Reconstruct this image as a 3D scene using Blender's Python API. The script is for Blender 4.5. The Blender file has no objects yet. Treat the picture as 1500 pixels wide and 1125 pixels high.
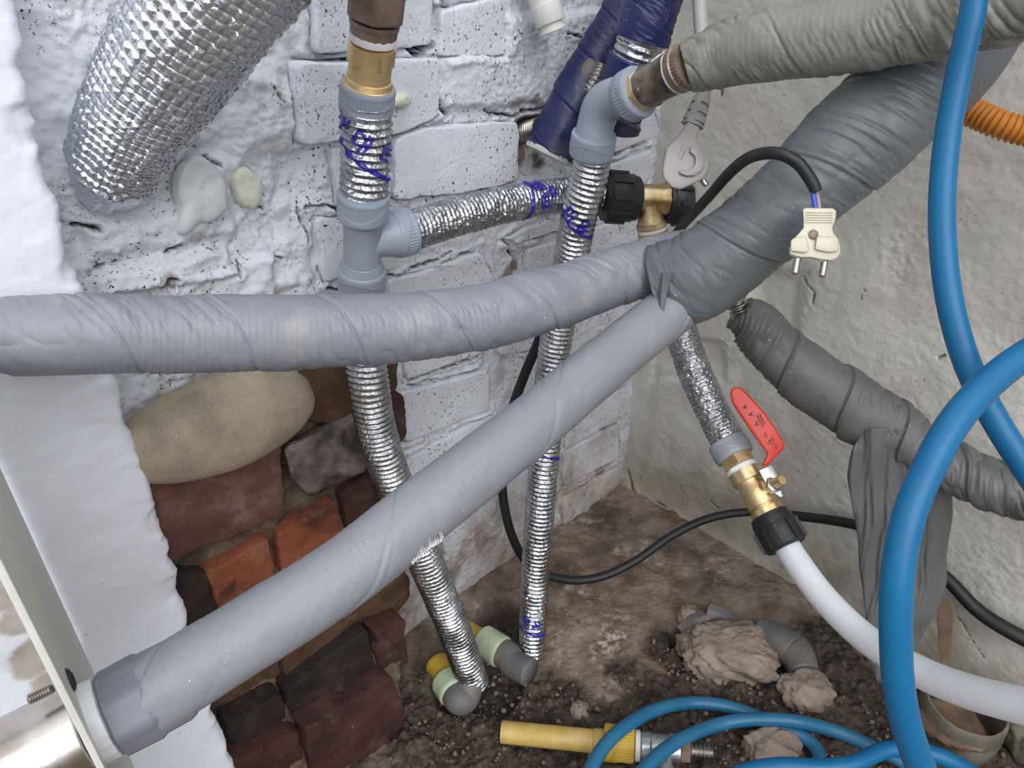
import bpy, bmesh, math, random
import numpy as np
from mathutils import Vector
random.seed(7); RNG = np.random.default_rng(7)
sc = bpy.context.scene
# ------------------------------------------------------------------ camera, sky, light, exposure
PITCH = math.radians(32.0); FPX = 1100.0
H = 0.832
cam_d = bpy.data.cameras.new('camera'); cam = bpy.data.objects.new('camera', cam_d)
sc.collection.objects.link(cam); sc.camera = cam
cam.location = (0, 0, H); cam.rotation_euler = (math.pi/2 - PITCH, 0, 0)
cam_d.sensor_fit = 'HORIZONTAL'; cam_d.sensor_width = 36; cam_d.lens = FPX/1500*36
cam_d.clip_start = .02; cam_d.clip_end = 60
w = bpy.data.worlds.new('sky'); sc.world = w; w.use_nodes = True
nt = w.node_tree; nt.nodes.clear()
tc = nt.nodes.new('ShaderNodeTexCoord'); sp = nt.nodes.new('ShaderNodeSeparateXYZ')
cr = nt.nodes.new('ShaderNodeValToRGB'); bg = nt.nodes.new('ShaderNodeBackground'); wo = nt.nodes.new('ShaderNodeOutputWorld')
nt.links.new(tc.outputs['Generated'], sp.inputs[0]); nt.links.new(sp.outputs['Z'], cr.inputs[0])
cr.color_ramp.elements[0].position = 0.0; cr.color_ramp.elements[0].color = (.20, .19, .18, 1)
cr.color_ramp.elements[1].position = .9; cr.color_ramp.elements[1].color = (.93, .96, 1.0, 1)
e = cr.color_ramp.elements.new(.18); e.color = (.70, .72, .76, 1)
nt.links.new(cr.outputs[0], bg.inputs[0]); bg.inputs[1].default_value = 1.0
nt.links.new(bg.outputs[0], wo.inputs[0])
sun_d = bpy.data.lights.new('overcast_sun', 'SUN'); sun = bpy.data.objects.new('overcast_sun', sun_d)
sc.collection.objects.link(sun); sun_d.energy = 1.3; sun_d.angle = math.radians(55); sun_d.color = (.98, .98, 1.0)
sun.rotation_euler = Vector((0.22, -0.95, 0.90)).to_track_quat('Z', 'Y').to_euler()
sc.view_settings.view_transform = 'Standard'; sc.view_settings.look = 'None'
sc.view_settings.gamma = 1; sc.view_settings.use_curve_mapping = False
sc.view_settings.exposure = 0.62

# ------------------------------------------------------------------ layout helpers
CP, SP_ = math.cos(PITCH), math.sin(PITCH)
CAM = np.array([0, 0, H])
def ray(px, py):
    x = (px-750)/FPX; y = (562.5-py)/FPX
    return np.array([x, CP+y*SP_, -SP_+y*CP])
def P(px, py, d): return CAM + ray(px, py)*d
LD = np.array([1350., 1301.5]); LD /= np.hypot(*LD)          # along the left wall, towards the corner
UL = np.array([-LD[0], -LD[1], 0.])                          # leaves the corner to the left
NL = np.array([LD[1], -LD[0], 0.])                           # left wall normal, into the yard
UR = NL.copy()                                               # leaves the corner to the right
NR = UL.copy()
_r = ray(912, 705); CORNER = CAM + _r*(H/-_r[2])
def plane_hit(px, py, n, off):
    r = ray(px, py); c = CORNER + n*off
    t = np.dot(n, c-CAM)/np.dot(n, r); return CAM + r*t
def PL(px, py, off=0.): return plane_hit(px, py, NL, off)
def PR(px, py, off=0.): return plane_hit(px, py, NR, off)
def PF(px, py, z=0.):
    r = ray(px, py); return CAM + r*((z-H)/r[2])
def LW(px, py, off=0.):
    q = PL(px, py, off) - CORNER; return float(np.dot(q, UL)), float(q[2])
def RW(px, py, off=0.):
    q = PR(px, py, off) - CORNER; return float(np.dot(q, UR)), float(q[2])

# ------------------------------------------------------------------ numpy noise
def _h(ix, iy, iz, seed):
    n = (ix*374761393 + iy*668265263 + iz*2147483647 + seed*1274126177) & 0xffffffff
    n = ((n ^ (n >> 13))*1274126177) & 0xffffffff
    n = ((n ^ (n >> 16))*2246822519) & 0xffffffff
    return ((n ^ (n >> 15)) & 0xffff)/65535.0
def vn(x, y, seed=0):
    x = np.asarray(x, float); y = np.asarray(y, float)
    ix = np.floor(x).astype(np.int64); iy = np.floor(y).astype(np.int64); fx = x-ix; fy = y-iy
    fx = fx*fx*fx*(fx*(fx*6-15)+10); fy = fy*fy*fy*(fy*(fy*6-15)+10); z = 0*ix
    a = _h(ix, iy, z, seed); b = _h(ix+1, iy, z, seed); c = _h(ix, iy+1, z, seed); d = _h(ix+1, iy+1, z, seed)
    return (a*(1-fx)+b*fx)*(1-fy) + (c*(1-fx)+d*fx)*fy
def fbm(x, y, oct=4, seed=0):
    s = 0; a = .5; t = 0
    for i in range(oct):
        s = s + a*vn(x*2**i+i*17.3, y*2**i-i*9.1, seed+i); t += a; a *= .5
    return s/t*2-1
def sstep(a, b, x):
    t = np.clip((x-a)/(b-a), 0, 1); return t*t*(3-2*t)
def polydist(S, Z, pts):
    pts = np.array(pts); D = np.full(S.shape, 9.)
    for a, b in zip(pts[:-1], pts[1:]):
        ab = b-a; L = max(1e-12, ab@ab)
        t = np.clip(((S-a[0])*ab[0]+(Z-a[1])*ab[1])/L, 0, 1)
        D = np.minimum(D, np.hypot(S-a[0]-t*ab[0], Z-a[1]-t*ab[1]))
    return D
def quadsd(S, Z, q):                                           # signed distance (approx) to a convex quad, negative inside
    q = np.array(q); ar = sum(q[i][0]*q[(i+1) % len(q)][1]-q[(i+1) % len(q)][0]*q[i][1] for i in range(len(q)))
    if ar < 0: q = q[::-1]
    D = np.full(S.shape, -9.)
    for i in range(len(q)):
        a = q[i]; b = q[(i+1) % len(q)]; e = b-a; n = np.array([e[1], -e[0]])/max(1e-9, np.hypot(*e))
        D = np.maximum(D, (S-a[0])*n[0]+(Z-a[1])*n[1])
    return D

# ------------------------------------------------------------------ materials
def hexc(c):
    if isinstance(c, str):
        v = [int(c[i:i+2], 16)/255 for i in (0, 2, 4)]
        return tuple(((x/12.92) if x <= .04045 else ((x+.055)/1.055)**2.4) for x in v)+(1,)
    return tuple(c)+(1,) if len(c) == 3 else tuple(c)
class N:
    def __init__(s, name):
        s.m = bpy.data.materials.new(name); s.m.use_nodes = True; s.t = s.m.node_tree
        s.b = s.t.nodes['Principled BSDF']; s.tc = s.n('TexCoord')
        s.co = s.tc.outputs['Object']
    def n(s, k, **kw):
        q = s.t.nodes.new('ShaderNode'+k)
        for a, v in kw.items(): setattr(q, a, v)
        return q
    def l(s, a, b): s.t.links.new(a, b)
    def noise(s, scale, detail=4, rough=.55, dist=0., co=None, stretch=None):
        q = s.n('TexNoise'); q.inputs['Scale'].default_value = scale; q.inputs['Detail'].default_value = detail
        q.inputs['Roughness'].default_value = rough; q.inputs['Distortion'].default_value = dist
        c = co or s.co
        if stretch:
            mp = s.n('Mapping'); mp.inputs['Scale'].default_value = stretch; s.l(c, mp.inputs[0]); c = mp.outputs[0]
        s.l(c, q.inputs['Vector']); return q.outputs['Fac']
    def ramp(s, fac, stops, interp='LINEAR'):
        q = s.n('ValToRGB'); r = q.color_ramp; r.interpolation = interp
        r.elements[0].position = stops[0][0]; r.elements[0].color = hexc(stops[0][1])
        r.elements[1].position = stops[-1][0]; r.elements[1].color = hexc(stops[-1][1])
        for p, c in stops[1:-1]:
            e = r.elements.new(p); e.color = hexc(c)
        s.l(fac, q.inputs[0]); return q.outputs[0]
    def mask(s, fac, lo, hi): return s.ramp(fac, [(lo, (0, 0, 0)), (hi, (1, 1, 1))])
    def mix(s, fac, a, b, mode='MIX'):
        q = s.n('Mix', data_type='RGBA', blend_type=mode)
        if isinstance(fac, (int, float)): q.inputs[0].default_value = fac
        else: s.l(fac, q.inputs[0])
        for i, v in ((6, a), (7, b)):
            if isinstance(v, (str, tuple)): q.inputs[i].default_value = hexc(v)
            else: s.l(v, q.inputs[i])
        return q.outputs[2]
    def math(s, op, a, b=0.):
        q = s.n('Math', operation=op)
        for i, v in ((0, a), (1, b)):
            if isinstance(v, (int, float)): q.inputs[i].default_value = v
            else: s.l(v, q.inputs[i])
        return q.outputs[0]
    def attr(s, name):
        q = s.n('Attribute'); q.attribute_name = name; return q.outputs['Fac']
    def bump(s, h, dist=.001, strength=1., prev=None):
        q = s.n('Bump'); q.inputs['Distance'].default_value = dist; q.inputs['Strength'].default_value = strength
        s.l(h, q.inputs['Height'])
        if prev is not None: s.l(prev, q.inputs['Normal'])
        return q.outputs[0]
    def done(s, col=None, rough=None, metal=None, nrm=None, spec=None, **kw):
        for k, v in (('Base Color', col), ('Roughness', rough), ('Metallic', metal), ('Normal', nrm), ('Specular IOR Level', spec)):
            if v is None: continue
            if k == 'Base Color' and isinstance(v, (str, tuple)): s.b.inputs[k].default_value = hexc(v)
            elif isinstance(v, (int, float)): s.b.inputs[k].default_value = v
            else: s.l(v, s.b.inputs[k])
        for k, v in kw.items(): s.b.inputs[k.replace('_', ' ')].default_value = v
        return s.m

def m_paint(name, light, dark, speck=.60, warm='b7a594'):
    n = N(name)
    base = n.mix(n.mask(n.noise(9, 3), .35, .65), light, dark)
    # blackish pinholes and flakes in the paint, in patches
    area = n.mask(n.noise(16, 3), .43, .56)
    fine = n.mask(n.noise(300, 4, .65), speck, speck+.02)
    pits = n.math('MULTIPLY', area, fine)
    base = n.mix(pits, base, '2b2724')
    geo = n.n('NewGeometry'); sep = n.n('SeparateXYZ'); n.l(geo.outputs['Position'], sep.inputs[0])
    low = n.math('SUBTRACT', .27, sep.outputs['Z'])
    low = n.math('ADD', n.math('MULTIPLY', low, 2.2), n.math('MULTIPLY', n.math('SUBTRACT', n.noise(14, 6, .65), .5), 1.6))
    lowm = n.mask(low, .10, .62)
    base = n.mix(n.math('MULTIPLY', lowm, .85), base, n.ramp(n.noise(30, 5, .7), [(.3, '6b5a4c'), (.5, '9a8877'), (.7, 'c9bcae')]))
    bare = n.attr('bare')
    base = n.mix(bare, base, n.ramp(n.noise(40, 4), [(.3, '4a3c31'), (.6, '8f7b68'), (.75, 'a8937c')]))
    dk = n.attr('gap')
    base = n.mix(dk, base, '17130f')
    b = n.bump(n.noise(260, 5, .65), .0011, .8)
    b = n.bump(n.noise(60, 5, .7), .003, .4, b)
    b = n.bump(pits, .001, -.6, b)
    return n.done(base, .85, nrm=b, spec=.3)
M = {}
M['paint'] = m_paint('painted_brick_white', 'd8dbe2', 'cdd1d8')
M['brickpaint'] = m_paint('painted_brick_face', 'dadde5', 'd0d3db', .605)
n = N('smooth_plaster_slab')
c = n.mix(n.mask(n.noise(5, 3), .35, .65), 'eceef8', 'e4e7f1')
c = n.mix(n.mask(n.noise(240, 3), .73, .76), c, '8d8a88')
c = n.mix(n.attr('bare'), c, n.ramp(n.noise(25, 4), [(.35, '8d7b66'), (.65, 'b8ab99')]))
b = n.bump(n.noise(110, 4), .0009, .6); b = n.bump(n.noise(18, 3), .004, .4, b)
M['slab'] = n.done(c, .75, nrm=b, spec=.3)
n = N('grey_plaster')
c = n.mix(n.mask(n.noise(4, 4), .35, .65), 'd5d2c9', 'c6c3ba')
c = n.mix(n.mask(n.noise(9, 5, .6), .52, .72), c, 'c6bcb3')
geo = n.n('NewGeometry'); sep = n.n('SeparateXYZ'); n.l(geo.outputs['Position'], sep.inputs[0])
low = n.math('ADD', n.math('MULTIPLY', n.math('SUBTRACT', .20, sep.outputs['Z']), 3.0), n.math('MULTIPLY', n.math('SUBTRACT', n.noise(9, 5, .6), .5), 1.2))
c = n.mix(n.math('MULTIPLY', n.mask(low, .05, .6), .8), c, n.ramp(n.noise(14, 4), [(.3, '6f675a'), (.6, '948b79')]))
pit = n.math('MULTIPLY', n.mask(n.noise(12, 2), .5, .62), n.mask(n.noise(190, 4, .6), .67, .70))
c = n.mix(pit, c, '3a332c'); c = n.mix(n.attr('bare'), c, '5a4c41'); c = n.mix(n.attr('gap'), c, '1a1613')
b = n.bump(n.noise(120, 5, .6), .0012, .7); b = n.bump(n.noise(30, 4), .004, .4, b)
M['plaster'] = n.done(c, .85, nrm=b, spec=.25)
n = N('dirty_concrete_floor')
c = n.ramp(n.noise(16, 8, .68), [(.30, '443830'), (.45, '6d5e51'), (.58, '8b7c70'), (.75, 'a3968b')])
c = n.mix(n.math('MULTIPLY', n.mask(n.noise(11, 5, .7, co=n.co), .52, .66), n.mask(n.noise(90, 5, .7), .45, .6)), c, 'b9aca1')
c = n.mix(n.mask(n.noise(7, 4), .55, .7), c, n.ramp(n.noise(60, 4), [(.35, '5b4534'), (.65, '7d6654')]))
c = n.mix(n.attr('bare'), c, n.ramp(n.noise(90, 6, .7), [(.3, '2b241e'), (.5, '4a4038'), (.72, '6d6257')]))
c = n.mix(n.mask(n.noise(330, 3), .70, .73), c, 'cfc8bf')
b = n.bump(n.noise(160, 6, .7), .0025, .9); b = n.bump(n.noise(40, 5, .6), .006, .6, b)
M['floor'] = n.done(c, .9, nrm=b, spec=.2)
def m_brick(name, stops, dark=.60, dust='a08f86'):
    n = N(name)
    c = n.ramp(n.noise(22, 5, .6), stops)
    c = n.mix(n.math('MULTIPLY', n.mask(n.noise(14, 4, .6, 1.), dark, dark+.12), .85), c, '2a221e')
    c = n.mix(n.math('MULTIPLY', n.mask(n.noise(28, 6, .7), .55, .72), .55), c, dust)
    c = n.mix(n.mask(n.noise(420, 2), .74, .76), c, 'ddd5cc')
    c = n.mix(n.math('MULTIPLY', n.mask(n.noise(420, 3, .7), .52, .62), .35), c, '3a2c26')
    b = n.bump(n.noise(240, 5, .7), .0012, .9); b = n.bump(n.noise(30, 3), .003, .5, b)
    return n.done(c, .8, nrm=b, spec=.3)
M['brick_purple'] = m_brick('old_brick_purplish', [(.3, '4f3831'), (.55, '714c43'), (.75, '846d68')], .58, 'a39696')
M['brick_orange'] = m_brick('old_brick_orange', [(.3, '5f3525'), (.5, '8a4d36'), (.75, '9a6147')], .58, '8a6c58')
M['brick_brown'] = m_brick('old_brick_brown', [(.3, '3b2a20'), (.5, '57402f'), (.75, '6f4c38')], .62, '7d6753')
M['brick_dark'] = m_brick('old_brick_black', [(.3, '1d1816'), (.5, '2c2422'), (.75, '4b302a')], .6, '4d433d')
M['brick_maroon'] = m_brick('old_brick_maroon', [(.3, '30201d'), (.5, '452a26'), (.75, '5a3a33')], .64, '6d5a52')
M['brick_burnt'] = m_brick('burnt_brick_grey', [(.3, '2a2422'), (.5, '6a5f5a'), (.75, '9a908a')], .55, 'a39a93')
n = N('lime_mortar_brown')
c = n.ramp(n.noise(45, 6, .65), [(.3, '38302a'), (.55, '6b5c4e'), (.75, '87786a')])
M['mortar'] = n.done(c, .9, nrm=n.bump(n.noise(140, 5, .7), .002, .9), spec=.2)
n = N('river_stone')
c = n.ramp(n.noise(14, 4, .6), [(.3, '867b6b'), (.5, 'a89a85'), (.7, 'b8ac99')])
c = n.mix(n.math('MULTIPLY', n.mask(n.noise(900, 2, .6), .55, .62), .25), c, 'c3b8a4')
c = n.mix(n.math('MULTIPLY', n.mask(n.noise(800, 2, .6, .2), .56, .64), .4), c, '4e453a')
M['stone'] = n.done(c, .75, nrm=n.bump(n.noise(380, 3), .0004, .6), spec=.3)

def m_tape(name, c1, c2, rough=.42, dust='b9b2a6', dustamt=.35):
    n = N(name)
    c = n.mix(n.mask(n.noise(12, 4), .35, .65), c1, c2)
    c = n.mix(n.math('MULTIPLY', n.mask(n.noise(20, 6, .65), .52, .75), dustamt), c, dust)
    c = n.mix(n.mask(n.noise(430, 2), .765, .775), c, 'f2f2f2')
    b = n.bump(n.noise(60, 3), .0012, .35); b = n.bump(n.noise(260, 4), .0004, .35, b)
    return n.done(c, rough, nrm=b, spec=.45)
M['tape'] = m_tape('grey_vinyl_tape', '83868f', '7b7e87')
M['tape_teal'] = m_tape('teal_grey_vinyl_tape', '63696c', '5a6063', .36, '85868a', .25)
M['tape_dusty'] = m_tape('grey_vinyl_tape_dusty', '85888f', '7f828a', .48, 'a39f97', .35)
M['tape_olive'] = m_tape('greenish_grey_vinyl_tape', '84847b', '74756d', .42, 'b3ada0', .45)
M['tape_dark'] = m_tape('dark_grey_vinyl_tape', '5f6161', '555757', .5, '8b8680', .3)
M['tape_blue'] = m_tape('navy_vinyl_tape', '1f2555', '191e46', .4, '8c8578', .28)
M['tape_nut'] = m_tape('grey_tape_on_nut', '777a85', '6f727c', .4, '9a9aa0', .2)
def m_plain(name, col, rough=.5, metal=0., bump=None, col2=None, sc_=20, **kw):
    n = N(name); c = col
    if col2: c = n.mix(n.mask(n.noise(sc_, 4), .38, .62), col, col2)
    nb = n.bump(n.noise(bump[0], 4), bump[1], bump[2]) if bump else None
    return n.done(c, rough, metal, nb, **kw)
n = N('foil_film')
c = n.mix(n.mask(n.noise(60, 4), .4, .6), 'c9cbce', 'a9abae')
b = n.bump(n.noise(420, 3, .6, .6), .0009, .8); b = n.bump(n.noise(150, 3, .6, .5), .0014, .6, b)
M['foil'] = n.done(c, .2, 1.0, b)
n = N('duct_foil')
b = n.bump(n.noise(120, 3, .6, .8), .0016, .7)
M['duct'] = n.done('d3d7dd', .24, 1.0, b)
M['fitting'] = m_plain('grey_pushfit_plastic', '929ba8', .38, 0, (90, .0004, .3), '8b94a2', spec=.45)
M['fitting_warm'] = m_plain('grey_pushfit_plastic_dusty', '9a9da4', .42, 0, (90, .0004, .3), '8e9198', spec=.45)
M['ink'] = m_plain('blue_print_ink', '2a1f8f', .35, 0, (300, .0005, .5))
M['ink_black'] = m_plain('black_print_ink', '2a1512', .5)
M['brass'] = m_plain('cast_brass', 'ecd5a8', .46, 1., (260, .0005, .5), 'd8ba82', 40)
M['brass_dull'] = m_plain('weathered_brass', 'd8c69f', .48, 1., (260, .0005, .5), 'a58e62', 40)
M['bronze'] = m_plain('brown_bronze', '9c897c', .42, .6, (200, .0006, .5), '7c6a5f', 60)
M['oldpipe'] = m_plain('dirty_tarnished_pipe', '8d8274', .35, .6, (120, .0012, .7), '4c4036', 45)
M['ptfe'] = m_plain('white_thread_seal_tape', 'eceef0', .5, 0, (200, .001, .7), 'd8d9dc')
M['black'] = m_plain('black_plastic', '1d1e20', .4, 0, (160, .0004, .4), '26272a', spec=.5)
M['rubber'] = m_plain('black_rubber_cable', '161718', .5, 0, (90, .0005, .4), '1f1f1f')
M['steel'] = m_plain('bright_steel', 'b3b1ac', .33, 1., (200, .0004, .4), 'a7a39a', 50)
M['stainless'] = m_plain('stained_stainless', 'c4beb6', .27, 1., (60, .0008, .35), 'a39a8f', 30)
M['galv'] = m_plain('galvanised_steel', 'b9bdc0', .42, .9, (150, .001, .6), '9da1a4', 70)
M['bluehose'] = m_plain('blue_hose_plastic', '0f6592', .36, 0, (50, .0004, .2), '0d5d8b', spec=.35)
M['bluehose_dim'] = m_plain('blue_hose_dusty', '1d6288', .4, 0, (50, .0005, .3), '2a6a8c')
M['whitepipe'] = m_plain('white_polyethylene', 'd8dbe0', .35, 0, (30, .0004, .2), 'cfd3d8', Subsurface_Weight=.15)
M['whiteplastic'] = m_plain('white_plastic_old', 'd9d8d3', .45, 0, (60, .0004, .3), 'cfccc5')
M['beige'] = m_plain('beige_plug_plastic', 'c6c1ad', .4, 0, (120, .0003, .4), 'c2bba3', 60)
M['greyplug'] = m_plain('grey_plug_plastic', 'a29b98', .42, 0, (120, .0003, .3), '99918e')
M['cordgrey'] = m_plain('grey_cord_plastic', '9c9f98', .45)
M['red'] = m_plain('red_handle_vinyl', 'c6382a', .32, 0, (60, .0004, .2), 'bd3225', spec=.5)
M['orange'] = m_plain('orange_conduit', 'c98029', .45, 0, (80, .0004, .3), 'bd7622')
M['yellow'] = m_plain('yellow_plastic', 'c9a83a', .45, 0, (60, .0006, .4), 'b39434', 50)
M['yellow_pale'] = m_plain('pale_yellow_pipe', 'c7ab68', .45, 0, (60, .0006, .4), 'b99a4c', 40)
M['mint'] = m_plain('pale_green_collar', 'b4c2a4', .5, 0, (80, .0006, .4), 'a5b193')
M['greygreen'] = m_plain('grey_green_enamel', 'ccd1c5', .45, 0, (300, .0003, .3), 'c7ccc0')
M['silicone'] = m_plain('white_silicone', 'd5dadd', .35, 0, (30, .002, .4), 'cdd2d4', spec=.5)
M['silicone_y'] = m_plain('yellowed_silicone', 'd0d3c2', .35, 0, (30, .002, .4), 'c8cbb8', spec=.5)
M['foam'] = m_plain('pale_pipe_insulation', 'c9cbc6', .7, 0, (90, .001, .6), 'bcbdb7')
M['wireblue'] = m_plain('blue_wire', '3d4fb0', .4)
M['wirebrown'] = m_plain('mauve_wire', 'a08a94', .45)
M['lump'] = m_plain('broken_mortar_lump', '94867a', .9, 0, (70, .003, .9), '7c6f63', 35, spec=.2)
M['gravel'] = m_plain('soil_crumbs', '5e5247', .9, 0, (200, .001, .6), '7d7064', 60, spec=.2)
M['darkpvc'] = m_plain('dusty_grey_pvc', '5d5e62', .55, 0, (60, .001, .6), '6e6862', 25)
M['murky'] = m_plain('murky_plastic', '7a7367', .35, 0, (60, .001, .5), '5d574c', 30)
M['rust'] = m_plain('rusty_brown', '5b4636', .7, .2, (90, .001, .6), '74604e', 30)
M['whitepatch'] = m_plain('white_plaster_crumb', 'dfe0e2', .8)

# ------------------------------------------------------------------ object helpers
COL = sc.collection
def meshobj(name, V, F, mat, parent=None, org=None, smooth=True, ang=None, attrs=None, weld=False):
    V = np.asarray(V, float)
    if parent is not None: org = np.array(parent['org'])
    elif org is None:
        org = np.array([(V[:, 0].min()+V[:, 0].max())/2, (V[:, 1].min()+V[:, 1].max())/2, V[:, 2].min()])
    me = bpy.data.meshes.new(name)
    org = np.asarray(org, float); me.from_pydata((V-org).tolist(), [], F if isinstance(F, list) else F.tolist())
    if attrs:
        for k, a in attrs.items():
            at = me.attributes.new(k, 'FLOAT', 'POINT'); at.data.foreach_set('value', np.asarray(a, np.float32).ravel())
    me.materials.append(M[mat] if isinstance(mat, str) else mat)
    me.validate()
    if smooth:
        me.shade_smooth()
        if ang: me.set_sharp_from_angle(angle=math.radians(ang))
    o = bpy.data.objects.new(name, me); COL.objects.link(o)
    o['org'] = [float(x) for x in org]
    if parent is not None: o.parent = parent; o.location = (0, 0, 0)
    else: o.location = [float(x) for x in org]
    return o
def thing(name, label, cat, org, group=None):
    o = bpy.data.objects.new(name, None); o.empty_display_size = .02; COL.objects.link(o)
    o.location = [float(x) for x in org]; o['org'] = [float(x) for x in org]
    o['label'] = label; o['category'] = cat
    if group: o['group'] = group
    return o
def tag(o, label, cat, group=None, kind=None):
    o['label'] = label; o['category'] = cat
    if group: o['group'] = group
    if kind: o['kind'] = kind
    return o
def gridF(nr, nc, wrap=False):
    i = np.arange(nr-1)[:, None]; j = np.arange(nc if wrap else nc-1)[None, :]; j2 = (j+1) % nc
    a = i*nc+j; b = i*nc+j2; c = (i+1)*nc+j2; d = (i+1)*nc+j
    return np.stack([a+0*b, b, c, d], -1).reshape(-1, 4)
def unit(v): v = np.asarray(v, float); return v/np.linalg.norm(v)

class Tube:
    def __init__(s, pts, rads, step=.001, nth=64, disp=None, flat=(1, 1), ext=(0, 0)):
        p = np.array([np.asarray(q, float) for q in pts]); n = len(p)
        r = np.array(rads if hasattr(rads, '__len__') else [rads]*n, float)
        if n == 2: p = np.array([p[0], (p[0]+p[1])/2, p[1]]); r = np.array([r[0], (r[0]+r[1])/2, r[1]]); n = 3
        e = np.vstack([2*p[0]-p[1], p, 2*p[-1]-p[-2]]); er = np.concatenate([[r[0]], r, [r[-1]]])
        out = []; outr = []
        for k in range(n-1):
            a, b, c, d = e[k:k+4]; ra, rb, rc, rd = er[k:k+4]
            for t in np.linspace(0, 1, 40, endpoint=(k == n-2)):
                f = lambda a, b, c, d: .5*((2*b)+(-a+c)*t+(2*a-5*b+4*c-d)*t*t+(-a+3*b-3*c+d)*t**3)
                out.append(f(a, b, c, d)); outr.append(f(ra, rb, rc, rd))
        out = np.array(out); outr = np.array(outr)
        if ext[0]: out = np.vstack([out[0]+unit(out[0]-out[1])*ext[0], out]); outr = np.concatenate([outr[:1], outr])
        if ext[1]: out = np.vstack([out, out[-1]+unit(out[-1]-out[-2])*ext[1]]); outr = np.concatenate([outr, outr[-1:]])
        L = np.concatenate([[0], np.cumsum(np.linalg.norm(np.diff(out, axis=0), axis=1))]); s.L = L[-1]
        m = max(3, int(s.L/step)+1); s.S = np.linspace(0, s.L, m)
        s.C = np.stack([np.interp(s.S, L, out[:, i]) for i in range(3)], 1); s.R = np.interp(s.S, L, outr)
        T = np.gradient(s.C, axis=0); T /= np.linalg.norm(T, axis=1)[:, None]; s.T = T
        nn = CAM-s.C[0]; nn = unit(nn-T[0]*(nn@T[0])); Ns = [nn]
        for k in range(1, m):
            q = Ns[-1]-T[k]*(Ns[-1]@T[k]); Ns.append(q/np.linalg.norm(q))
        s.N = np.array(Ns); s.B = np.cross(T, s.N); s.nth = nth; s.disp = disp; s.flat = flat
        s.Lc = L
    def ring(s):
        th = np.arange(s.nth)/s.nth*2*math.pi-math.pi
        SS, TH = np.meshgrid(s.S, th, indexing='ij')
        R = s.R[:, None]+(s.disp(SS, TH, s) if s.disp else 0*SS)
        return s.C[:, None]+(s.N[:, None]*np.cos(TH)[..., None]*s.flat[0]+s.B[:, None]*np.sin(TH)[..., None]*s.flat[1])*R[..., None]
    def vf(s, caps=True):
        G = s.ring(); m, n_, _ = G.shape; V = G.reshape(-1, 3); F = gridF(m, n_, True).tolist()
        if caps:
            V = np.vstack([V, s.C[0], s.C[-1]])
            for j in range(n_):
                F.append([m*n_, (j+1) % n_, j]); F.append([m*n_+1, (m-1)*n_+j, (m-1)*n_+(j+1) % n_])
        return V, F
    def obj(s, name, mat, parent=None, caps=True, ang=None, **kw):
        V, F = s.vf(caps); return meshobj(name, V, F, mat, parent, ang=ang, org=(None if parent else s.C[0]), **kw)
    def at(s, S, th, off=0.):
        S = np.asarray(S, float); th = np.asarray(th, float)
        ip = lambda A: np.stack([np.interp(S, s.S, A[:, i]) for i in range(3)], -1)
        R = np.interp(S, s.S, s.R)+off
        if s.disp: R = R+s.disp(S, th, s)
        return ip(s.C)+(ip(s.N)*np.cos(th)[..., None]*s.flat[0]+ip(s.B)*np.sin(th)[..., None]*s.flat[1])*R[..., None]
    def band(s, name, mat, parent, s0, s1, th0, th1, w, off=.0006, n=60, thick=None):
        t = np.linspace(0, 1, n); S = s0+(s1-s0)*t; TH = -(th0+(th1-th0)*t)
        rows = []
        for k in np.linspace(-.5, .5, 5): rows.append(s.at(S+w*k, TH, off-(.0012 if abs(k) == .5 else 0)))
        V = np.stack(rows, 0).reshape(-1, 3)
        return meshobj(name, V, gridF(5, n), mat, parent)
    def text(s, name, body, mat, parent, s0, th0, size, rot=0., off=.0008, bold=.0):
        c = bpy.data.curves.new('t', 'FONT'); c.body = body; c.size = size; c.offset = bold or (.0005 if mat == 'ink' else 0); c.align_x = 'CENTER'; c.align_y = 'CENTER'
        c.resolution_u = 3
        o = bpy.data.objects.new('t', c); COL.objects.link(o); bpy.context.view_layer.update()
        me = bpy.data.meshes.new_from_object(o.evaluated_get(bpy.context.evaluated_depsgraph_get())); bpy.data.objects.remove(o)
        bm = bmesh.new(); bm.from_mesh(me); bmesh.ops.triangulate(bm, faces=bm.faces[:])
        for _ in range(3):
            ed = [e for e in bm.edges if e.calc_length() > .0016]
            if not ed: break
            bmesh.ops.subdivide_edges(bm, edges=ed, cuts=1); bmesh.ops.triangulate(bm, faces=bm.faces[:])
        v = np.array([w_.co[:] for w_ in bm.verts]); F = [[q.index for q in f.verts] for f in bm.faces]; bm.free()
        x = v[:, 0]*math.cos(rot)-v[:, 1]*math.sin(rot); y = v[:, 0]*math.sin(rot)+v[:, 1]*math.cos(rot)
        R0 = float(np.interp(s0, s.S, s.R))
        V = s.at(s0-y, -(th0+x/R0), off)
        return meshobj(name, V, F, mat, parent, smooth=False)

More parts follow.
